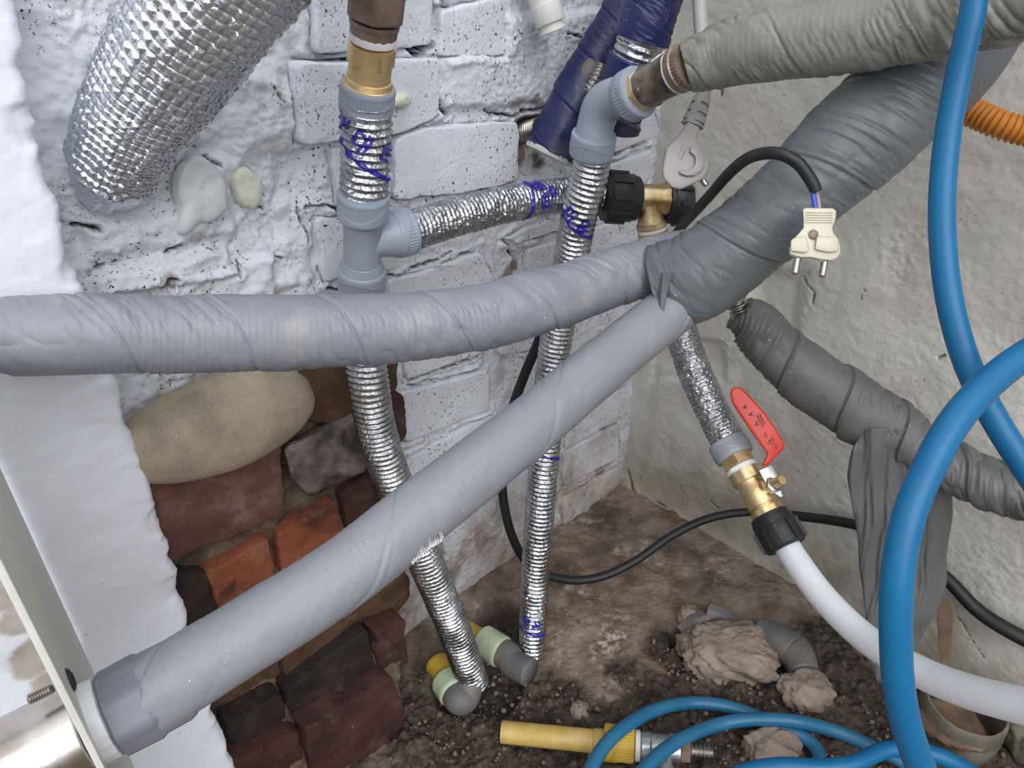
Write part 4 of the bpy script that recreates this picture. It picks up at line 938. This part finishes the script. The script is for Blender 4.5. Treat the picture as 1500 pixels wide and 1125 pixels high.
def drape():
    # hanging length of loose tape under the right-hand pipe
    ys = np.array([628, 660, 700, 750, 800, 850, 900, 940, 975, 1000]); xl = np.array([1262, 1248, 1243, 1247, 1258, 1263, 1265, 1268, 1278, 1286]); xr = np.array([1360, 1385, 1396, 1394, 1390, 1386, 1372, 1348, 1330, 1312])
    dd = np.array([.715, .722, .735, .75, .768, .785, .80, .815, .828, .838])
    y = np.linspace(628, 1000, 160); L = np.interp(y, ys, xl)+2.5*np.sin(y/23.); R = np.interp(y, ys, xr)+2*np.sin(y/17+1); D = np.interp(y, ys, dd)
    nth = 220; V = []
    for k in range(len(y)):
        th = np.arange(nth)/nth*2*math.pi; c = (L[k]+R[k])/2; hw = (R[k]-L[k])/2
        u = np.cos(th); hx = c+hw*np.sign(u)*np.abs(u)**.75
        cx = (hx-c)/60.; fold = .0075*(np.abs(fbm(cx*3.2+y[k]*.0035, y[k]*.004+0*cx, 4, 7))-.15)+.0035*fbm(cx*6+y[k]*.012, y[k]*.010+0*cx, 3, 9)
        tk = .011*(1-.3*(k/160)); dz = -np.sin(th)*tk-fold*(np.sin(th) > 0)*np.abs(np.sin(th))**.5
        for j in range(nth): V.append(P(hx[j], y[k], D[k]+dz[j]))
    F = gridF(len(y), nth, True).tolist(); F.append(list(range(nth))[::-1]); F.append([(len(y)-1)*nth+j for j in range(nth)])
    o = meshobj('hanging_tape', np.array(V), F, 'tape_dark'); tag(o, 'loose crumpled grey tape hanging straight down from the sloping pipe', 'tape')
drape()

# ------------------------------------------------------------------ stainless pipe, nut and grey-green steel frame, lower left
c1 = P(141, 1058, .413); c2 = P(200, 1027, .422); sx_ = unit(c2-c1)
t = thing('stainless_pipe', 'stained stainless steel pipe in the bottom left corner', 'pipe', c1)
K = lambda k: c1+sx_*k
lathe('pipe_tube', K(-.10), sx_, [(-.25, .0255), (0, .0257), (.0005, .026), (.094, .026), (.0945, .0245)], 'stainless', t, 120)
lathe('thread_seal_tape', K(-.006), sx_, [(0, .0190), (.001, .0225), (.006, .0232), (.012, .0225), (.0135, .018)], 'ptfe', t, 120, lambda Z, TH, R: R+.0010*fbm(Z*500, TH*5, 4, 63))
o = lathe('pipe_nut', K(.0070), sx_, [(0, .0215), (.0015, .0242), (.020, .0250), (.023, .0236), (.036, .0236), (.040, .0220)], 'tape_nut', None, 96, lambda Z, TH, R: np.minimum(hexf(8, 1.05, .2)(Z, TH, R), R*1.02), ang=25)
tag(o, 'faceted nut wrapped in smooth grey tape at lower left', 'pipe fitting')
E1 = P(100, 1024, .352); bk = PL(172, 1060, SO+.004)
pl_n = unit(np.cross(bk-E1, [0, 0, 1])); 
if pl_n@(CAM-E1) < 0: pl_n = -pl_n
t = thing('steel_frame', 'thin grey-green steel panel edge at the lower left corner', 'frame', [E1[0], E1[1], .10])
z0_, z1_ = .03, .635
def boxpts(a, b, n_, th, z0, z1):
    a = np.array([a[0], a[1], 0.]); b = np.array([b[0], b[1], 0.]); n_ = np.array(n_)
    return [a+[0, 0, z0], b+[0, 0, z0], b+[0, 0, z1], a+[0, 0, z1]]
slab('panel', boxpts(E1, bk, pl_n, .0012, z0_, z1_), pl_n, .0014, 'greygreen', t, .0003, 1)
dr = unit(np.array([bk[0]-E1[0], bk[1]-E1[1], 0])); e0 = E1-dr*.0006+pl_n*.0008
slab('folded_edge', boxpts(e0, e0+dr*.003, pl_n, .002, z0_, z1_), pl_n, .0032, 'whiteplastic', t, .0006, 2)
scp = P(84, 1005, .392)
lathe('screw', scp-pl_n*.014, pl_n, [(0, .0012)]+[(.0006+.0012*i+.0006*j, .0022+.0008*j) for i in range(9) for j in (0, 1)]+[(.0125, .002)], 'steel', t, 40)
lathe('washer_knob', scp+pl_n*.0012, pl_n, [(0, .0070), (.003, .0078), (.006, .0060), (.007, .003)], 'black', t, 48)

# ------------------------------------------------------------------ navy tape-wrapped pipes, upper middle
NV = Tube([P(806, 224, .792), P(826, 182, .784), P(852, 130, .776), P(880, 84, .772), P(905, 44, .768), P(935, -10, .765), P(960, -55, .76)],
          [.0265, .0270, .0262, .0255, .0255, .0255, .0255], .0010, 180, tape_disp(.045, .0014, .0060, .00008, .0006, 55, 1.2, .0012, .0012), ext=(0, 0.2))
t = thing('navy_wrapped_pipe', 'navy blue tape-wrapped pipe end leaving the hole in the wall', 'pipe', P(806, 224, .79)); NV.obj('tape_wrapping', 'tape_blue', t)
nx_ = unit(P(806, 224, .792)-P(826, 182, .784))
lathe('insulation_end', P(806, 224, .792)-nx_*.002, nx_, [(0, .0255), (.0010, .0272), (.0055, .0266), (.0060, .020), (.0055, .012)], 'foam', t, 96, lambda Z, TH, R: R+.0008*fbm(TH*4, Z*100, 3, 3))
Tube([P(850, 126, .760), P(862, 106, .7565), P(874, 86, .757)], [.008, .0105, .008], .0008, 48).obj('bare_insulation', 'darkpvc', t)
cs = Tube([P(862, 133, .757), P(872, 118, .7515), P(881, 98, .752)], [.0075]*3, .0004, 64, lambda S, TH, s: .0011*np.sin(2*math.pi*S/.0036)); cs.obj('corrugated_tube', 'steel', t)
cs = Tube([P(757, 197, .860), P(770, 191, .835), P(790, 186, .815)], [.0095]*3, .0004, 64, lambda S, TH, s: .0011*np.sin(2*math.pi*S/.0036)); cs.obj('corrugated_tube', 'steel', t)
NB = Tube([P(966, -50, .665), P(957, 0, .675), P(944, 45, .685), P(930, 90, .700), P(914, 140, .722), P(902, 186, .742)], [.0225]*6, .0006, 180, foil_disp(.0062, .0011, .0006, 63), ext=(0.2, 0))
t = thing('foil_wrapped_hose', 'foil hose patched with navy tape behind the grey elbow', 'hose', P(902, 186, .742)); NB.obj('hose', 'foil', t)
for k0, k1, r_ in ((P(966, -50, .665), P(940, 60, .689), .0252), (P(932, 84, .698), P(918, 126, .716), .0246), (P(909, 158, .730), P(899, 198, .747), .0236)):
    a_, b_ = s_at(NB, k0), s_at(NB, k1); cc = [NB.C[np.searchsorted(NB.S, x).clip(0, len(NB.S)-1)] for x in np.linspace(a_, b_, 5)]
    Tube(cc, [r_]*5, .0009, 160, tape_disp(.040, .0014, .006, .00008, .0007, 66, 1.3, .0014, .0014)).obj('tape_wrapping', 'tape_blue', t)
# white stop end
t = thing('white_pipe_end', 'white plastic push-fit pipe end at the top centre', 'pipe', P(812, 48, .735))
wa = P(787, -30, .715); wb = P(807, 34, .730); wx = unit(wb-wa); wl = np.linalg.norm(wb-wa)
lathe('end_body', wa, wx, [(-.18, .0136), (0, .0138), (wl*.55, .0140), (wl*.56, .0146), (wl-.001, .0148), (wl, .0142), (wl+.0004, .0125)], 'whiteplastic', t, 80)
lathe('release_ring', wb, wx, [(0, .0112), (.004, .0112), (.0046, .0132), (.0074, .0134), (.0084, .0126), (.0080, .0085), (.0070, .0080)], 'whiteplastic', t, 80)

# ------------------------------------------------------------------ plugs and cords
t = thing('power_plug', 'grey moulded power plug hanging upside down on its cord', 'plug', P(1008, 276, .665))
Tube([P(1022, -40, .66), P(1027, 40, .66), P(1031, 100, .66), P(1031, 132, .66), P(1028, 150, .66)], [.0062]*5, .0012, 32, ext=(0.2, 0)).obj('cord', 'cordgrey', t)
Rl = Tube([P(1029, 142, .66), P(1023, 160, .66), P(1014, 184, .662)], [.0075, .0088, .0100], .0004, 64, lambda S, TH, s: -.0022*(np.mod(S/.0075+(TH > math.pi)*.5, 1) < .22)*(np.mod(TH*1.0, math.pi) > .7)); Rl.obj('strain_relief', 'cordgrey', t, ang=35)
nz_ = unit(CAM-P(1005, 230, .655)+np.array([.04, 0, .02])); dq = .652
body = [(1008, 177), (1026, 186), (1021, 200), (1022, 208), (1030, 219), (1037, 230), (1040, 240), (1038, 251), (1032, 261), (1020, 268), (1006, 274), (997, 278), (984, 275), (972, 262), (970, 250), (972, 236), (976, 216), (985, 206), (996, 196), (1002, 186)]
slab('plug_body', [P(x, y, dq) for x, y in body], nz_, .016, 'greyplug', t, .0022, 3)
grip = [(1012, 214), (1018, 213), (1026, 220), (1031, 228), (1033, 240), (1028, 250), (1018, 257), (1006, 258), (996, 254), (995, 249), (1006, 250), (1014, 246), (1019, 238), (1018, 228), (1010, 222)]
slab('finger_grip', [P(x, y, dq-.004) for x, y in grip], nz_, .006, 'greyplug', t, .0012, 2)
for x in (0, 5): slab('grip_rib', [P(1000+x, 210+x*.8, dq-.0008), P(1002+x, 211+x*.8, dq-.0008), P(994+x, 231+x*.6, dq-.0008), P(992+x, 230+x*.6, dq-.0008)], nz_, .002, 'greyplug', t, .0003, 1)
pa, pb = P(1023, 256, .665), P(1037, 274, .662); px_ = unit(pb-pa)
lathe('pin', pa, px_, [(0, .0026), (.011, .0026), (.0125, .0020)], 'steel', t, 32)
# beige plug on black cable over the bundle
t = thing('power_cable', 'black cable looped over the bundle with a beige two-pin plug', 'cable', P(1195, 385, .53))
Tube([P(1196, 281, .530), P(1189, 266, .529), P(1170, 240, .528), P(1145, 226, .530), P(1118, 225, .540), P(1092, 234, .552), P(1066, 256, .58), P(1040, 286, .62), P(1018, 310, .665), P(1000, 330, .72), P(985, 350, .76)],
     [.0042, .0044, .0045, .0045, .0045, .0044, .0044, .0044, .0046, .0046, .0046], .0012, 40).obj('sheath', 'rubber', t)
Tube([P(1189, 272, .529), P(1192, 290, .530), P(1195, 309, .530)], [.0018]*3, .001, 20).obj('blue_wire', 'wireblue', t)
Tube([P(1194, 275, .531), P(1198, 292, .532), P(1200, 309, .532)], [.0016]*3, .001, 20).obj('brown_wire', 'wirebrown', t)
pn = unit(CAM-P(1195, 340, .53)); dp_ = .522
sh = [(1176, 306), (1180, 304.5), (1220, 305), (1225, 309), (1224, 322), (1219, 333), (1221, 342), (1228, 350), (1231, 362), (1230, 372), (1227, 377), (1218, 382), (1205, 380.5), (1188, 377), (1172, 377), (1158, 373), (1156, 366), (1159, 353), (1170, 342), (1177, 334), (1177, 322)]
pg = slab('plug_body', [P(x, y, dp_) for x, y in sh], pn, .015, 'beige', t, .0022, 3)
shl = [(1158, 351), (1170, 346), (1181, 345), (1183, 352), (1186, 366), (1181, 371), (1158, 368)]
shr = [(1196, 346), (1226, 346), (1229, 355), (1229, 368), (1215, 370), (1194, 366)]
for s_ in (shl, shr): slab('plug_shoulder', [P(x, y, dp_-.0032) for x, y in s_], pn, .008, 'beige', pg, .0016, 2)
slab('plug_skirt', [P(x, y, dp_+.003) for x, y in [(1155, 366), (1232, 366), (1230, 376), (1222, 383), (1204, 384), (1190, 379), (1168, 379), (1156, 374)]], pn, .016, 'beige', pg, .0016, 2)
for i in range(5): slab('grip_rib', [P(1180, 310+i*3.6, dp_-.0008), P(1220, 310.5+i*3.6, dp_-.0008), P(1220, 312+i*3.6, dp_-.0008), P(1180, 311.5+i*3.6, dp_-.0008)], pn, .0015, 'beige', pg, .0002, 1)
lathe('screw', P(1192, 343, dp_-.001), pn, [(0, .0034), (.0012, .0034), (.0014, .0026), (.0004, .0024)], 'bronze', pg, 32)
for (x0, y0), (x1, y1) in (((1169, 374), (1164, 402)), ((1209, 377), (1204, 406))):
    a_, b_ = P(x0, y0, .527), P(x1, y1, .527); lathe('pin', a_, unit(b_-a_), [(0, .0024), (np.linalg.norm(b_-a_)-.001, .0024), (np.linalg.norm(b_-a_), .0016)], 'steel', pg, 32)
BC = Tube([P(800, 470, .88), P(786, 508, .905), P(768, 550, .93), P(748, 608, .955), P(737, 670, .975), P(737, 730, .995), P(752, 790, 1.02), P(780, 832, 1.045), P(830, 849, 1.065), P(880, 845, 1.075), P(930, 822, 1.08), P(985, 784, 1.085), P(1040, 759, 1.085),
           P(1100, 750, 1.075), P(1170, 756, 1.03), P(1250, 768, .965), P(1320, 792, .925), P(1385, 846, .900), P(1430, 892, .885), P(1480, 925, .865), P(1560, 965, .84)],
          [.0062]*10+[.0060]*4+[.0064, .0066, .007, .0080, .0085, .0088, .009], .0016, 32)
o = BC.obj('black_cable', 'rubber'); tag(o, 'long black cable sagging behind hoses and across the back corner', 'cable')

# ------------------------------------------------------------------ blue hoses, orange conduit
o = Tube([P(1436, -60, .445), P(1424, 20, .450), P(1404, 110, .46), P(1388, 200, .468), P(1380, 290, .472), P(1382, 370, .474), P(1393, 450, .472), P(1416, 530, .468), P(1452, 605, .462), P(1492, 670, .455), P(1540, 740, .45)], [.0073, .0074, .0075, .0077, .0078]+[.0079]*6, .002, 48, ext=(0.3, 0.3)).obj('blue_hose', 'bluehose')
tag(o, 'blue hose hanging from top edge and curving right behind the other', 'hose')
o = Tube([P(1560, 490, .43), P(1505, 518, .425), P(1450, 560, .418), P(1398, 618, .410), P(1358, 690, .404), P(1330, 760, .40), P(1315, 840, .40), P(1312, 920, .405), P(1316, 1000, .415), P(1330, 1070, .425), P(1362, 1160, .44)], [.0084]*11, .002, 48, ext=(0.3, 0.15)).obj('blue_hose', 'bluehose')
tag(o, 'nearest blue hose arching from right edge down to the bottom', 'hose')
o = Tube([P(1405, 155, .66), P(1432, 168, .65), P(1465, 182, .64), P(1500, 192, .635), P(1550, 200, .63)], [.0112]*5, .0004, 64, lambda S, TH, s: .0010*np.sign(np.sin(2*math.pi*S/.0047))*np.abs(np.sin(2*math.pi*S/.0047))**.5, ext=(0, 0.2)).obj('orange_conduit', 'orange')
tag(o, 'orange corrugated conduit at the right edge behind the bundle', 'conduit')
def fl(pts, R, z): return [PF(x, y, z[i] if hasattr(z, '__len__') else z) for i, (x, y) in enumerate(pts)]
o = Tube(fl([(855, 1150), (880, 1100), (915, 1065), (960, 1040), (1010, 1030), (1060, 1034), (1110, 1050), (1150, 1068), (1185, 1085), (1200, 1110), (1190, 1150)], .0075, [.052, .051, .046, .030, .012, .012, .012, .012, .012, .012, .012]), [.0078]*11, .002, 36, ext=(0.12, 0.12)).obj('blue_hose', 'bluehose_dim')
tag(o, 'dusty blue hose coil on the floor crossing the yellow fitting', 'hose')
o = Tube(fl([(925, 1150), (960, 1110), (1000, 1082), (1050, 1062), (1100, 1054), (1160, 1056), (1220, 1070), (1270, 1090), (1330, 1120), (1370, 1150)], .0075, [.052, .047, .036, .022, .024, .028, .014, .012, .012, .012]), [.0078]*10, .002, 36, ext=(0.12, 0.12)).obj('blue_hose', 'bluehose_dim')
tag(o, 'second dusty blue hose loop on the floor at bottom centre', 'hose')
o = Tube(fl([(1030, 1170), (1080, 1135), (1140, 1122), (1200, 1124), (1250, 1118), (1300, 1098), (1350, 1100), (1400, 1118), (1450, 1150)], .0085, [.05]*9), [.009]*9, .002, 36, ext=(0.12, 0.12)).obj('blue_hose', 'bluehose')
tag(o, 'thicker blue hose bend running along the bottom edge', 'hose')

# ------------------------------------------------------------------ fittings buried in the floor
t = thing('yellow_pipe_fitting', 'yellow pipe with ribbed yellow nut lying on the soil', 'pipe fitting', PF(850, 1085, 0))
ya, yb = PF(735, 1072, .012), PF(884, 1087, .018); yx = unit(yb-ya); yl = np.linalg.norm(yb-ya)
lathe('pipe_tube', ya, yx, [(0, .0128), (yl-.012, .0130), (yl-.011, .0142), (yl, .0142)], 'yellow_pale', t, 64)
lathe('ribbed_nut', yb, yx, [(0, .018), (.001, .0205), (.012, .0205), (.020, .0195), (.034, .0195), (.0355, .017)], 'yellow', t, 192, lambda Z, TH, R: R-.0010*(np.cos(32*TH) > .2)*(Z > .013), ang=25)
t = thing('galvanised_tee', 'galvanised metal tee beside the yellow nut at bottom edge', 'pipe fitting', PF(975, 1105, 0))
yc = yb+yx*.0355
lathe('white_washer', yc, yx, [(0, .013), (.001, .0170), (.006, .0170), (.007, .014)], 'whiteplastic', t, 64)
lathe('tee_body', yc+yx*.007, yx, [(0, .014), (.001, .0165), (.010, .0165), (.012, .0150), (.030, .0150), (.032, .0165), (.044, .0165), (.045, .0140)], 'galv', t, 64, lambda Z, TH, R: R+.0006*fbm(TH*3, Z*200, 3, 3))
side = unit(np.cross(yx, [0, 0, 1])); lathe('tee_branch', yc+yx*.029, side, [(0, .012), (.024, .0140), (.026, .0160), (.038, .0160), (.039, .012)], 'galv', t, 64)
lathe('dark_nut', yc+yx*.052, yx, [(0, .010), (.0006, .0130), (.010, .0130), (.011, .010)], 'bronze', t, 48, hexf(6, 1.08), ang=25)
cz = yc+yx*.063; Tube([cz, cz+yx*.012, cz+yx*.024], [.0085]*3, .0004, 48, lambda S, TH, s: .0014*np.sin(2*math.pi*S/.0046)).obj('corrugated_tube', 'steel', t)
def buried(lbl, y0, y1, c0, c1, e0, e1, r):
    t = thing('buried_elbow', lbl, 'pipe fitting', e1); 
    lathe('yellow_stub', y0, unit(y1-y0), [(0, r*.75), (np.linalg.norm(y1-y0), r*.75)], 'yellow', t, 64)
    d = unit(c1-c0); collar('green_collar', (c0+c1)/2, d, r, np.linalg.norm(c1-c0), 'mint', t)
    Tube([c1-d*.002, c1+d*.010, e0, e1], [r*.86, r*.86, r*.84, r*.84], .001, 64).obj('elbow_body', 'darkpvc', t)
buried('half-buried elbow with pale green collar in the floor hole', PF(668, 918, .0), PF(702, 938, .004), PF(706, 938, .005), PF(736, 956, .008), PF(752, 972, .008), PF(776, 985, .012), .0215)
buried('half-buried elbow with pale green collar at left hose foot', PF(640, 972, .010), PF(656, 992, .012), PF(655, 995, .012), PF(668, 1016, .014), PF(682, 1020, .014), P(690, 992, .935), .0215)

# ------------------------------------------------------------------ debris on the floor
def rock(name, px, py, z, r, mat, seed, amp=.25, freq=2.2, n=48):
    c = PF(px, py, z); u = np.arange(n)/n*2*math.pi; v = np.linspace(-math.pi/2, math.pi/2, n//2); U_, V_ = np.meshgrid(u, v, indexing='ij')
    X = np.cos(U_)*np.cos(V_); Y = np.sin(U_)*np.cos(V_); Z = np.sin(V_); k = 1+amp*fbm(X*freq+Z*1.3+seed, Y*freq-Z*.7, 4, seed)+amp*.25*fbm(X*freq*5, Y*freq*5+Z*4, 3, seed+1)
    sg = lambda q, e: np.sign(q)*np.abs(q)**e
    G = np.stack([sg(X, .8)*k*r[0], sg(Y, .8)*k*r[1], sg(Z, .7)*k*r[2]], -1)+c; m = n//2; F = []
    for i in range(n):
        for j in range(m-1): F.append([i*m+j, ((i+1) % n)*m+j, ((i+1) % n)*m+j+1, i*m+j+1])
    return meshobj(name, G.reshape(-1, 3), F, mat)
o = rock('mortar_lump', 1066, 955, .012, (.064, .042, .022), 'lump', 5, .3, n=120); tag(o, 'big broken flat lump of brown mortar on the floor', 'rubble')
o = rock('mortar_lump', 1180, 1010, .006, (.030, .025, .014), 'lump', 15, .35, n=64); tag(o, 'small brown mortar lump right of the big flat lump', 'rubble')
o = rock('mortar_lump', 1010, 905, .004, (.018, .014, .016), 'lump', 25, .3, n=64); tag(o, 'small rounded mortar lump behind the big flat lump', 'rubble')
o = rock('mortar_lump', 1130, 1095, .006, (.032, .022, .016), 'lump', 35, .3, n=64); tag(o, 'pale mortar lump among blue hoses at bottom', 'rubble')
o = rock('mortar_lump', 850, 1042, .002, (.012, .012, .009), 'lump', 45, .2, n=48); tag(o, 'round pebble-like lump above the yellow pipe', 'rubble')
t = thing('broken_pvc_pipe', 'broken dark grey plastic pipe pieces around the mortar lump', 'pipe', PF(1120, 930, 0))
sheet('pipe_shard', [[PF(992, 918, .008), PF(1010, 902, .018), PF(1030, 896, .022)], [PF(998, 925, .006), PF(1018, 908, .022), PF(1036, 902, .026)], [PF(1004, 934, .002), PF(1026, 914, .020), PF(1042, 908, .024)]], 'darkpvc', t, .004, 3, .001)
sheet('pipe_shard', [[PF(1040, 884, .032), PF(1060, 892, .022), PF(1090, 912, .010)], [PF(1036, 892, .030), PF(1056, 900, .022), PF(1084, 920, .008)], [PF(1034, 902, .022), PF(1052, 912, .012), PF(1078, 928, .0)]], 'darkpvc', t, .004, 6, .001)
Tube([PF(1108, 925, .004), PF(1135, 938, .006), PF(1165, 958, .006), PF(1178, 985, .004)], [.020, .023, .023, .020], .0012, 72, lambda S, TH, s: .0008*fbm(S*60, TH, 3, 3)-.0012*(np.abs(S-.05) < .0012)).obj('pipe_shard', 'darkpvc', t)
t = thing('plastic_jar', 'murky cut plastic jar on the floor at lower right', 'jar', PF(1395, 1060, 0))
jb = PF(1392, 1078, .0); lathe('jar_body', jb, [.02, .02, 1], [(0, .006), (.001, .030), (.006, .041), (.014, .0455), (.030, .0460), (.034, .0445), (.038, .0455), (.056, .0440), (.060, .0425), (.0605, .0405), (.050, .0395), (.012, .040), (.010, .002)], 'murky', t, 96, lambda Z, TH, R: R+.0015*fbm(TH*2, Z*60, 3, 4), ang=40)
rock_o = rock('brown_sludge', 1396, 1062, .040, (.034, .034, .006), 'rust', 33, .2, n=40); rock_o.parent = t; rock_o.location = (np.array(rock_o['org'])-np.array(t['org'])).tolist()
pts = [(1372, 905), (1376, 880), (1383, 874), (1391, 882), (1396, 905), (1394, 940), (1388, 975), (1382, 985), (1376, 950)]
o = slab('rusty_strap', [P(x, y, .862+.00015*(y-870)) for x, y in pts], unit(CAM-P(1385, 920, .87)), .005, 'rust', None, .0012, 2); tag(o, 'brown spoon-shaped rusty strap leaning behind the white pipe', 'strap')
o = rock('foam_lump', 1512, 1085, .015, (.030, .026, .024), 'murky', 55, .2, n=64); tag(o, 'pale rounded lump at right edge under the white pipe', 'rubble')
o = rock('wadding', -18, 985, .30, (.030, .02, .05), 'foam', 65, .3, n=64); 
bpy.data.objects.remove(o)
# frayed fibres on the lower pipe, drips and flecks
t = bpy.data.objects.get('wrapped_pipe.001')
V = []; F = []
for i in range(46):
    u_ = i/45; px = 603+u_*46; py = 822-u_*36+RNG.random()*4; L = 5+9*RNG.random(); dx = -5+RNG.random()*6
    d = .476+u_*.006; a_ = P(px, py+2, d-.0005); b_ = P(px+1.6, py+1, d-.0005); c_ = P(px+dx, py-L, d-.005-.0); k = len(V)
    V += [a_, b_, c_, a_+np.array([0, .0012, 0])]; F += [[k, k+1, k+2], [k, k+2, k+3], [k+1, k+3, k+2]]
o = meshobj('frayed_fibres', V, F, 'whitepatch', t, smooth=False); o['kind'] = 'stuff'
